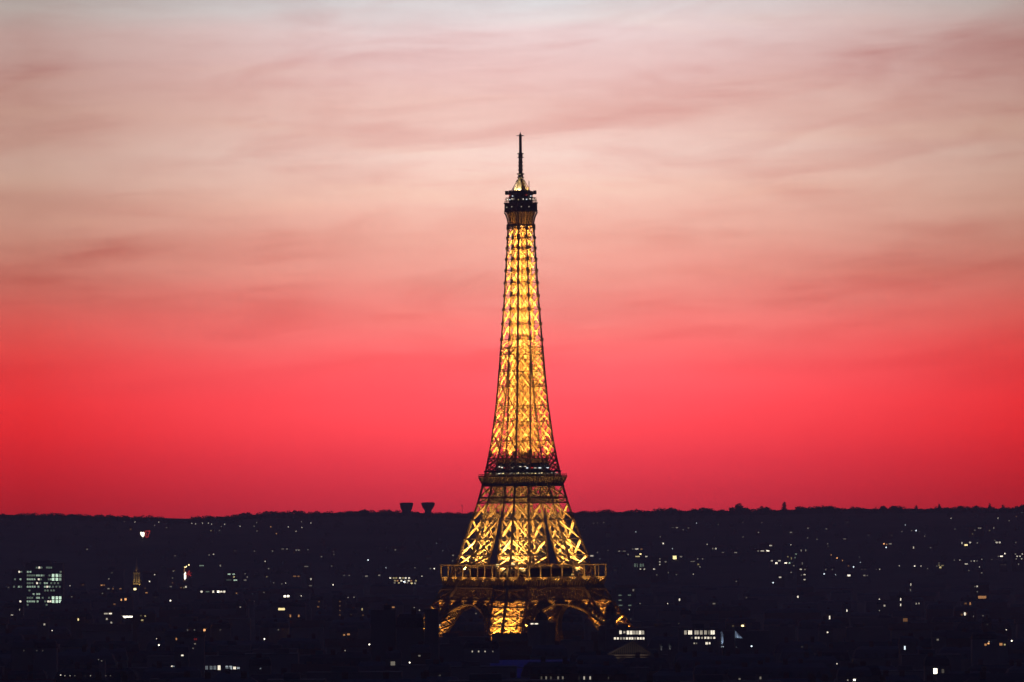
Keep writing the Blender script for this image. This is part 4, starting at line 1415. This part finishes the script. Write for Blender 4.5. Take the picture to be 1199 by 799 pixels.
# stone hall with the pediment
YP = 3200.0
sP = YP / FPX
cP = at(737, 768, YP)
pe = empty('pediment_hall', (cP.x, YP, 0))
x0, x1, xa = at(711.5, 766.6, YP), at(762.5, 766.6, YP), at(741, 751.6, YP)
mb = MB()
mb.box(x0.x - cP.x + 1.5, 0.6, 0, x1.x - cP.x - 1.5, 24, x0.z - 1.2)
mb.build('wall', MAT['stone'], pe)
mb = MB()
ax, az_, bx_, bz, px_, pz = x0.x - cP.x, x0.z, x1.x - cP.x, x0.z, xa.x - cP.x, xa.z
mb._add([(ax, .5, az_), (bx_, .5, bz), (px_, .5, pz), (ax, 24, az_), (bx_, 24, bz), (px_, 24, pz)], [(0, 1, 2), (5, 4, 3), (1, 4, 5, 2), (2, 5, 3, 0), (0, 3, 4, 1)])
mb.build('roof', MAT['zinc'], pe)
mb = MB()
for p, q in (((ax, 0, az_), (px_, 0, pz)), ((px_, 0, pz), (bx_, 0, bz)), ((ax - .2, 0, az_ - .3), (bx_ + .2, 0, bz - .3))):
    mb.bar(p, q, .7, 1.3, (0, 1, 0))
for k in range(1, 22):
    t = k / 22
    xx = ax + (bx_ - ax) * t
    top = az_ + (pz - az_) * min((xx - ax) / (px_ - ax), (bx_ - xx) / (bx_ - px_)) - .5
    if top > az_ + .5:
        mb.bar((xx, .2, az_), (xx, .2, top), .35, .5, (0, 1, 0))
mb.build('pediment', MAT['stone'], pe)
for k in (-1, 0, 1):
    mb = MB()
    mb.box(k * 6 - .25, -3.4, az_ - 3.2, k * 6 + .25, -3.0, az_ - 2.8)
    mb.bar((k * 6, -3.2, az_ - 3), (k * 6, .6, az_ - 3), .12, .12, (0, 0, 1))
    f = mb.build('floodlight', MAT['iron_dark'], pe)
    lamp('floodlight_beam', 'SPOT', (k * 6, -3.2, az_ - 2.7), 130, (1, .72, .5), pe, (0, 3.2, 5.0), 110, .15, .6)
tag(pe, 'stone hall with a dimly lit triangular pediment, below the two rows of white windows', 'hall')

# blue-lit glass roof
YB = 3050.0
b0, b1 = at(574, 774, YB), at(667, 774, YB)
gh = empty('glass_hall', ((b0.x + b1.x) / 2, YB, 0))
hw = (b1.x - b0.x) / 2
mb = MB()
mb.box(-hw, 0, 0, hw, 30, b0.z - 3)
mb.build('wall', MAT['stone'], gh)
mb = MB()
mb.gable(2 * hw, 30, 0, 3.0, 0.2)
mb.v = [(x, y + 15, z + b0.z - 2.98) for x, y, z in mb.v]
rf = mb.build('glass_roof', emitter('blue_lit_glass', (0.05, 0.06, 1.0), 0.028), gh)
mb = MB()
for k in range(15):
    x = -hw + 2 * hw * k / 14
    mb.bar((x, -.2, b0.z - 2.95), (x, 15, b0.z + .1), .25, .3, (0, 0, 1))
mb.build('glazing_bars', MAT['frame'], gh)
p = at(609, 787, YB)
mb = MB()
mb.box(-at(0, 0, YB).x * 0 - 7, -.25, p.z - 3.0, 7, -.02, p.z + 1.6)
mb.v = [(x + p.x - gh.location.x, y, z) for x, y, z in mb.v]
mb.build('glass_front', bpy.data.materials['blue_lit_glass'], gh)
tag(gh, 'hall with a long dim blue glowing glass roof among the near rooftops before the tower', 'hall')

# two lit flags
for px0_, top, bot, base, lab, shape in ((844, 739, 757.5, 757.5, 'narrow bluish white flag hanging straight down on its pole, right of office windows', 'hang'),
                                         (860.2, 738, 747, 758, 'bluish white flag flying out in a triangle, rightmost of the two lit flags', 'fly')):
    Yf = 3450.0
    s = Yf / FPX
    t, b = at(px0_, top, Yf), at(px0_, base, Yf)
    e = empty('flag', (t.x, Yf, 0))
    mb = MB()
    mb.lathe([(.16, 0), (.1, t.z + .3), (.16, t.z + .35), (.02, t.z + .6)], 8)
    mb.build('pole', MAT['pole'], e)
    mb = MB()
    nU, nV = 10, 14
    for side_ in (0, 1):
        pass
    vs = []
    for j in range(nV + 1):
        v = j / nV
        for i in range(nU + 1):
            u = i / nU
            if shape == 'hang':
                w = (1.0 + 1.6 * sin(pi * min(1, v * 1.05)) ** .8) * s
                x = .12 + u * w
                z = t.z - v * (bot - top) * s
                y = .25 * sin(u * 9 + v * 3)
            else:
                w = (1.2 + 7.6 * v ** .7) * s
                x = .12 + u * w
                z = t.z - (v * (bot - top) * .95 + u * 2.2 * (1 - v * .4)) * s
                y = .5 * sin(u * 7 + v * 2.5) * u
            vs.append((x, y, z))
    fs = [(j * (nU + 1) + i, j * (nU + 1) + i + 1, (j + 1) * (nU + 1) + i + 1, (j + 1) * (nU + 1) + i) for j in range(nV) for i in range(nU)]
    mb._add(vs, fs)
    co = mb.build('cloth', MAT['cloth'], e, smooth_=True)
    so = co.modifiers.new('thickness', 'SOLIDIFY')
    so.thickness = 0.04
    zl = b.z
    mb = MB()
    mb.box(.3, -4.3, zl - .4, 1.1, -3.7, zl + .1)
    mb.bar((0, 0, zl - .3), (.7, -4, zl - .3), .15, .15, (0, 0, 1))
    fo = mb.build('floodlight', MAT['iron_dark'], e)
    lamp('floodlight_beam', 'SPOT', (.7, -4, zl + .2), 1500 if shape == 'hang' else 1800, (.68, .82, 1.0), e, (.6 if shape == 'hang' else 1.6, 4.0, 5 if shape == 'hang' else 6.5), 75, .15, .5)
    link('lens', globe('c', 3 if shape == 'hang' else 2), fo, (.7, -4, zl + .05), (3.2 * s if shape == 'hang' else 1 * s, .4, .7 * s))
    tag(e, lab, 'flag')

# two pale statues left of the office windows
for x, y, lab in ((774, 757, 'small pale standing statue, left of a pair between the pediment and the office windows'), (784, 756.5, 'small pale standing statue, right of a pair between the pediment and the office windows')):
    Yf = 3380.0
    s = Yf / FPX
    c = at(x, y, Yf)
    e = empty('statue', (c.x, Yf, 0))
    mb = MB()
    mb.frus(1.2, 1.2, 0, .9, .9, c.z - 2.0)
    mb.build('plinth', MAT['stone'], e)
    mb = MB()
    z = c.z - 2.0
    mb.lathe([(.5, z), (.42, z + .5), (.36, z + 1.2), (.5, z + 1.9), (.52, z + 2.3), (.2, z + 2.55), (.17, z + 2.7), (.26, z + 2.9), (.24, z + 3.1), (.05, z + 3.28)], 10)
    mb.bar((.4, 0, z + 2.3), (.85, -.1, z + 1.5), .22, .22, (0, 1, 0)).bar((-.4, 0, z + 2.3), (-.9, -.2, z + 3.0), .2, .2, (0, 1, 0))
    mb.build('figure', MAT['render'], e)
    lamp('floodlight_beam', 'SPOT', (.6, -2.2, z - .4), 60, (.9, .93, 1), e, (-.5, 2.0, 2.2), 70, .1, .5)
    tag(e, lab, 'statue')

# dark dome before the tower's right foot, dark dome under the right arch, stepped dark blocks on the left


def cupola(px, top, wpx, Y, lab, low):
    s = Y / FPX
    c = at(px, top, Y)
    e = empty('domed_church', (c.x, Y, 0))
    r = wpx * s / 2
    H = c.z
    mb = MB()
    mb.lathe([(r, 0), (r, H - r * 3.1), (r * 1.08, H - r * 3.05), (r * 1.08, H - r * 2.8), (r * .96, H - r * 2.75), (r * .96, H - r * 1.9), (r * 1.05, H - r * 1.85), (r * 1.05, H - r * 1.7)], 16)
    mb.build('drum', MAT['stone'], e)
    mb = MB()
    mb.lathe([(r * .98, H - r * 1.7), (r * .93, H - r * 1.3), (r * .76, H - r * .9), (r * .5, H - r * .62), (r * .26, H - r * .5), (r * .24, H - r * .2), (r * .12, H - r * .08), (.04, H)], 16)
    mb.build('dome', MAT['slate'], e)
    mb = MB()
    mb.box(-r * 2.2, r * .2, 0, r * 2.2, r * 4, at(px, low, Y).z)
    mb.build('nave', MAT['stone'], e)
    tag(e, lab, 'church')


cupola(715, 704.5, 13.5, 3620, 'dark domed turret silhouetted against the right foot of the iron tower', 733)
cupola(634, 713.5, 15, 3700, 'dark round dome silhouetted under the right arch of the iron tower', 729)
for i, (a, b, t, st, lab) in enumerate(((434, 463, 713.5, 'flat', 'tall unlit block with pinkish lit top corner, leftmost of three left of iron tower'),
                                        (464, 496, 719.5, 'apartment', 'unlit slate roofed block left of the iron tower, middle and lowest of three'),
                                        (497, 513.5, 712.5, 'flat', 'narrow tall unlit block beside the left foot of the iron tower'))):
    e = house('apartment_block', a, b, t, 3090 - 6 * i, st, [], depth=18, wall='concrete')
    tag(e, lab, 'apartment block', 'tall unlit blocks left of the tower')
KEEP = [k for k in KEEP]

# water towers on the crest, a thin mast beside them
for px, top, w, lab in ((475.9, 588.6, 15.8, 'squat flared concrete water tower on the skyline, left of a pair'), (501.2, 588.3, 16, 'flared concrete water tower with a narrower stem on the skyline, right of a pair')):
    Yw = 10300.0
    s = Yw / FPX
    c = at(px, top, Yw)
    gz = zt(c.x, Yw)
    H = c.z - gz
    e = empty('water_tower', (c.x, Yw, gz - 1))
    r = w * s / 2
    right = px > 490
    st = (.50 if right else .70) * r
    mb = MB()
    mb.lathe([(st * 1.1, 0), (st, H - 10.5 * s + 1), (st, H - 7.8 * s + 1)], 20)
    mb.build('stem', MAT['concrete'], e)
    mb = MB()
    mb.lathe([(st, H - 9.6 * s + 1), (r * (.58 if right else .76), H - 8.6 * s + 1), (r * (.80 if right else .88), H - 6.2 * s + 1), (r * .95, H - 3.4 * s + 1), (r, H - 1.9 * s + 1), (r, H - 1.2 * s + 1), (r * .95, H - 1.1 * s + 1), (r * .95, H - .35 * s + 1), (r * .55, H + 1)], 24)
    mb.build('tank', MAT['concrete'], e)
    tag(e, lab, 'water tower')
Yw = 10320.0
c = at(541, 590.5, Yw)
gz = zt(c.x, Yw)
mb = MB()
H = c.z - gz
for a in range(3):
    an = a * 2 * pi / 3
    mb.bar((.5 * cos(an), .5 * sin(an), 0), (.35 * cos(an), .35 * sin(an), H), .2, .2, (cos(an), sin(an), 0))
for k in range(14):
    a0, a1 = k * 2 * pi / 3, (k + 1) * 2 * pi / 3
    mb.bar((.45 * cos(a0), .45 * sin(a0), H * k / 14), (.42 * cos(a1), .42 * sin(a1), H * (k + 1) / 14), .15, .15, (cos(a0), sin(a0), 0))
e = empty('radio_mast', (c.x, Yw, gz - .5))
mb.build('lattice', MAT['iron_dark'], e)
mb = MB()
mb.lathe([(.5, H - 3), (.6, H - 2.8), (.6, H - 1.2), (.1, H + .4)], 8)
mb.build('antenna', MAT['iron_dark'], e)
tag(e, 'thin radio mast on the skyline between the water towers and the iron tower', 'mast')

# ------------------------------------------------------------------ lamps and lit houses from the list
groups = []
for r in sorted([l for l in L if l[0] == 'H'], key=lambda r: (r[2], r[1])):
    k, x, y, c, s, w, h, Y = r
    for g_ in groups:
        tol = 10 if y < 690 else 12
        if any(abs(q[1] - x) < tol and abs(q[2] - y) < 8.5 for q in g_) and max(q[1] for q in g_ + [r]) - min(q[1] for q in g_ + [r]) < 26 and max(q[2] for q in g_ + [r]) - min(q[2] for q in g_ + [r]) < 22:
            g_.append(r)
            break
    else:
        groups.append([r])
for g_ in groups:
    Y = min(q[7] for q in g_) - rc.uniform(0, 1)
    Y = round(Y, 1)
    x0, x1 = min(q[1] - q[5] / 2 for q in g_), max(q[1] + q[5] / 2 for q in g_)
    y0, y1 = min(q[2] - q[6] / 2 for q in g_), max(q[2] + q[6] / 2 for q in g_)
    s = Y / FPX
    far = y0 < 690
    pad = (2.2 if far else 4.0) / s
    want0, want1 = x0 - pad * rc.uniform(.5, 1.5), x1 + pad * rc.uniform(.5, 1.5)
    wtop = y0 - (3.2 if far else 4.5) / s
    own = y0 - .1
    top = clear_top(want0, want1, Y, wtop, own)
    if top > y0 - .9:
        want0, want1 = x0 - 1.0 / s, x1 + 1.0 / s
        top = clear_top(want0, want1, Y, wtop, own)
    if top > y0 - .6:
        top = y0 - .6
    room = (y0 - top) * s
    nm_w = (want1 - want0) * s
    style = 'flat' if room < 1.6 else ('house' if far and nm_w < 20 and len(g_) < 4 else ('apartment' if room > 3 and not far else ('house' if nm_w < 22 else 'flat')))
    rh = min(room * .8, 4.0 if style == 'house' else 6.0) if style != 'flat' else min(.6, room * .6)
    nm = {'house': 'hillside_house' if far else 'city_house', 'flat': 'apartment_block', 'apartment': 'apartment_building'}[style]
    e = house(nm, want0, want1, top, Y, style, [(q[1], q[2], q[5], q[6], q[3], q[4]) for q in g_], roof_h=rh)
    lead = max(g_, key=lambda q: (q[4], q[5]))
    n_ = len(g_)
    what = '%s with %s %s %s' % ({'house': 'house', 'flat': 'flat-roofed block', 'apartment': 'slate-roofed block'}[style], 'one' if n_ == 1 else 'two' if n_ == 2 else 'several',
                                 GW[lead[3]] if lead[4] > 1 else 'faint ' + GW[lead[3]], 'window' if n_ == 1 else 'windows')
    note(e, what, {'house': 'house', 'flat': 'apartment block', 'apartment': 'apartment building'}[style], 'houses with lit windows on the hills and in the city', (x0 + x1) / 2, (y0 + y1) / 2)
for (k, x, y, c, s, w, h, Y) in L:
    if k == 'L':
        e = street_lamp(x, y, Y, c, s, {0: 0.9, 1: 1.0, 2: 1.1, 3: 1.2, 4: 1.6}[math.ceil(s)])
        note(e, '%s %s street lamp' % (SW[math.ceil(s)] if s else 'faint', GW[c]), 'street lamp', 'street lamps on the hills and in the city', x, y)

# trees with lamps in their crowns by the near rooftops
# ------------------------------------------------------------------ unlit roofs filling the city
taken = []
rowsY = [(2350, 792, 799), (2600, 786, 796), (2900, 775, 790), (3150, 764, 782), (3400, 752, 768), (3700, 738, 752), (4500, 722, 735), (5000, 714, 726), (5600, 705, 716), (6300, 698, 707), (7000, 689, 697), (7700, 683, 689)]
for ri, (Yr, ta, tb) in enumerate(rowsY):
    px = -30 + rc.uniform(-20, 0)
    while px < 1235:
        s = Yr / FPX
        wpx = rc.uniform(16, 44) / s * (1.0 if Yr < 5200 else 1.25)
        Y = Yr + rc.uniform(-90, 90)
        top = rc.uniform(ta, tb)
        x0, x1 = px, px + wpx * rc.uniform(.86, 1.0)
        px += wpx + rc.uniform(-1, 7 if Yr > 4000 else 2)
        if Yr < 4100 and x1 > 505 and x0 < 745:
            top = max(top, 731 + (3 if Yr > 3500 else 12))
        t = clear_top(x0, x1, Y, top)
        if t > top + 14:
            x1 = x0 + (x1 - x0) * .55
            t = clear_top(x0, x1, Y, top)
        c = at((x0 + x1) / 2, t, Y)
        if c.z - zt(c.x, Y) < 5.5 or t > 805:
            continue
        if any(a < (x0 + x1) / 2 < b and abs(Y - yy) < 60 for a, b, yy in ((13, 74, 6300), (172, 312, 3250), (709, 757, 3560), (795, 840, 3600), (711, 763, 3200), (574, 667, 3050), (434, 514, 3085), (840, 872, 3450))):
            continue
        st = rc.choice(['apartment', 'apartment', 'apartment', 'flat', 'house']) if Yr < 6000 else rc.choice(['flat', 'apartment', 'house'])
        e = house({'apartment': 'apartment_building', 'flat': 'apartment_block', 'house': 'city_house'}[st], x0, x1, t, round(Y, 1), st, [])
        what = {'apartment': 'unlit mansard roofed building', 'flat': 'unlit flat roofed block', 'house': 'unlit gabled house'}[st]
        note(e, what, {'house': 'house', 'flat': 'apartment block', 'apartment': 'apartment building'}[st], 'unlit buildings of the dark city', (x0 + x1) / 2, t)
write_labels()

# ------------------------------------------------------------------ trees of the skyline


def leafy(mb, c, rx, rz, n, leaf, rr, pointy=False):
    for _ in range(n):
        while True:
            u, v, w = rr.uniform(-1, 1), rr.uniform(-1, 1), rr.uniform(-1, 1)
            if pointy:
                q = math.hypot(u, v)
                if q < .12 + .8 * (1 - (w + 1) / 2) ** .85:
                    break
            elif u * u + v * v + w * w < 1 and u * u + v * v + w * w > rr.random() * .5:
                break
        p = Vector((c[0] + u * rx, c[1] + v * rx, c[2] + w * rz))
        a = Vector((rr.gauss(0, 1), rr.gauss(0, 1), rr.gauss(0, .7))).normalized() * leaf * rr.uniform(.6, 1.3)
        b = a.cross(Vector((rr.gauss(0, 1), rr.gauss(0, 1), rr.gauss(0, 1)))).normalized() * leaf * rr.uniform(.5, 1.0)
        mb._add([p - a - b, p + a - b * .7, p + a * .8 + b, p - a * .7 + b * .8], [(0, 1, 2, 3)])


def skyline_tree(px, top, wpx, kind, lab):
    rr = random.Random(int(px * 10))
    Y = 10380.0 + rr.uniform(-40, 40)
    s = Y / FPX
    c = at(px, top, Y)
    gz = zt(c.x, Y)
    H = c.z - gz
    e = empty('conifer' if kind == 'cone' else 'broadleaf_tree', (c.x, Y, gz - .3))
    r = wpx * s / 2
    mb = MB()
    mb.lathe([(.45, 0), (.3, H * .5), (.1, H * .85)], 7)
    for k in range(5):
        a = rr.uniform(0, 2 * pi)
        z = H * rr.uniform(.35, .7)
        mb.bar((0, 0, z), (r * .6 * cos(a), r * .6 * sin(a), z + H * .15), .18, .18, (0, 0, 1))
    mb.build('trunk', MAT['bark'], e)
    mb = MB()
    if kind == 'cone':
        leafy(mb, (0, 0, H * .53), r, H * .49, 420, .9, rr, True)
    else:
        leafy(mb, (0, 0, H * .62), r * .85, H * .40, 260, .9, rr)
        for k in range(4):
            a = rr.uniform(0, 2 * pi)
            leafy(mb, (r * .55 * cos(a), r * .55 * sin(a), H * rr.uniform(.5, .78)), r * .5, H * .2, 70, .8, rr)
    mb.build('crown', MAT['foliage'], e)
    tag(e, lab, 'tree')


for t in ((918.2, 586.2, 11, 'cone', 'tall pointed conifer standing alone above the skyline woods'),
          (865.4, 589.2, 11, 'round', 'round crowned tree topping the highest clump on the skyline, left of pointed conifer'),
          (859, 594, 11, 'round', 'lower tree leaning on the left of the round skyline clump'),
          (873, 594.5, 12, 'round', 'lower spreading tree on the right of the round skyline clump'),
          (894, 594.2, 15, 'round', 'broad low crowned tree on the skyline just left of the pointed conifer'),
          (934.5, 593.2, 6, 'round', 'small round tree on the skyline just right of the pointed conifer'),
          (971.5, 592.6, 9, 'round', 'round tree rising a little above the skyline, second right of the pointed conifer'),
          (1034, 592.4, 9, 'round', 'round skyline tree left of a dark pair, above the bluish hill lamp'),
          (1047, 592.4, 10, 'round', 'wide round skyline tree, right of a dark pair above the bluish hill lamp'),
          (1072.6, 591.6, 9, 'cone', 'narrow peaked tree on the skyline above the bluish twin hill lamps'),
          (1100, 590.2, 8, 'cone', 'dark peaked tree on the skyline, highest between the narrow peaked trees'),
          (1124.6, 592.6, 9, 'round', 'round skyline tree between two peaked trees toward the right edge'),
          (1159, 589.6, 7, 'cone', 'slim dark peaked tree, left of two peaked trees near right edge'),
          (1174.6, 590.4, 9, 'cone', 'wide dark peaked tree, right of two peaked trees near right edge'),
          (1196, 592.4, 9, 'round', 'round skyline tree touching the right edge'),
          (828, 595, 14, 'round', 'broad round tree on the skyline left of the round clump'),
          (786, 595.4, 16, 'round', 'broad round tree on the skyline between iron tower and round clump'),
          (426, 597, 14, 'round', 'broad round tree on the skyline left of the water towers')):
    skyline_tree(*t)

# far woods along the crest: one mass nobody could count
rf_ = random.Random(3)
mb = MB()
for Yr, dn in ((10340, 0.5), (10430, 0), (10500, 0), (10600, 0.4), (10720, 0.8)):
    x = -2300.0
    while x < 2300:
        Y = Yr + rf_.uniform(-35, 35)
        px = to_px((x, Y, CAM_H))[0]
        top = skyline(px) + dn + rf_.choice([-2.2, -1.0, .1, 1.0, 1.9, 2.9]) + rf_.uniform(-.5, .5)
        inside = -80 < px < 1280
        c = at(px, top, Y)
        gz = zt(x, Y)
        H = max(6.0, c.z - gz)
        r = rf_.uniform(3.8, 8.5)
        n = int(16 * r) if inside else 26
        leafy(mb, (x, Y, gz + H * .50), r, H * .52, n, .95 if inside else 1.6, rf_)
        leafy(mb, (x, Y, gz + 1.3), r * 1.15, 2.0, 16 if inside else 6, 1.2, rf_)
        if inside:
            mb.bar((x, Y, gz - .3), (x, Y, gz + H * .5), .4, .4, (1, 0, 0))
        x += r * (1.15 if inside else 1.9)
mb2 = MB()
tag(mb.build('distant_woods', MAT['foliage']), kind='stuff')
# copses on the slope
mb = MB()
for i in range(520):
    Y = rf_.uniform(8300, 10250)
    x = rf_.uniform(-1000, 1000)
    px, py = to_px((x, Y, zt(x, Y)))
    r = rf_.uniform(3.5, 7)
    if any(Yl > Y and abs(px - xl) < r * 1.3 and py - 16 < yl < py + 3 for (xl, yl, wl, Yl) in KEEP):
        continue
    if any(abs(px - xl) < 12 and abs(py - yl) < 14 for (xl, yl) in ((170, 626), (219, 672), (160, 672), (472, 681))):
        continue
    leafy(mb, (x, Y, zt(x, Y) + r * .8), r, r * .9, 26, 1.2, rf_)
tag(mb.build('hillside_woods', MAT['foliage']), kind='stuff')

# ------------------------------------------------------------------ the air
hz = MB()
hz.box(-4450, -1450, -6, 4450, 12950, 336)
m = bpy.data.materials.new('evening_air')
m.use_nodes = True
t = m.node_tree
for n in list(t.nodes):
    t.nodes.remove(n)
pv = N(t, 'ShaderNodeVolumePrincipled')
pv.inputs['Color'].default_value = (0.34, 0.52, 1.0, 1)
pv.inputs['Density'].default_value = HAZE_DENSITY
pv.inputs['Anisotropy'].default_value = 0.69
mo_ = N(t, 'ShaderNodeOutputMaterial')
t.links.new(pv.outputs[0], mo_.inputs['Volume'])
tag(hz.build('haze', m), kind='stuff')
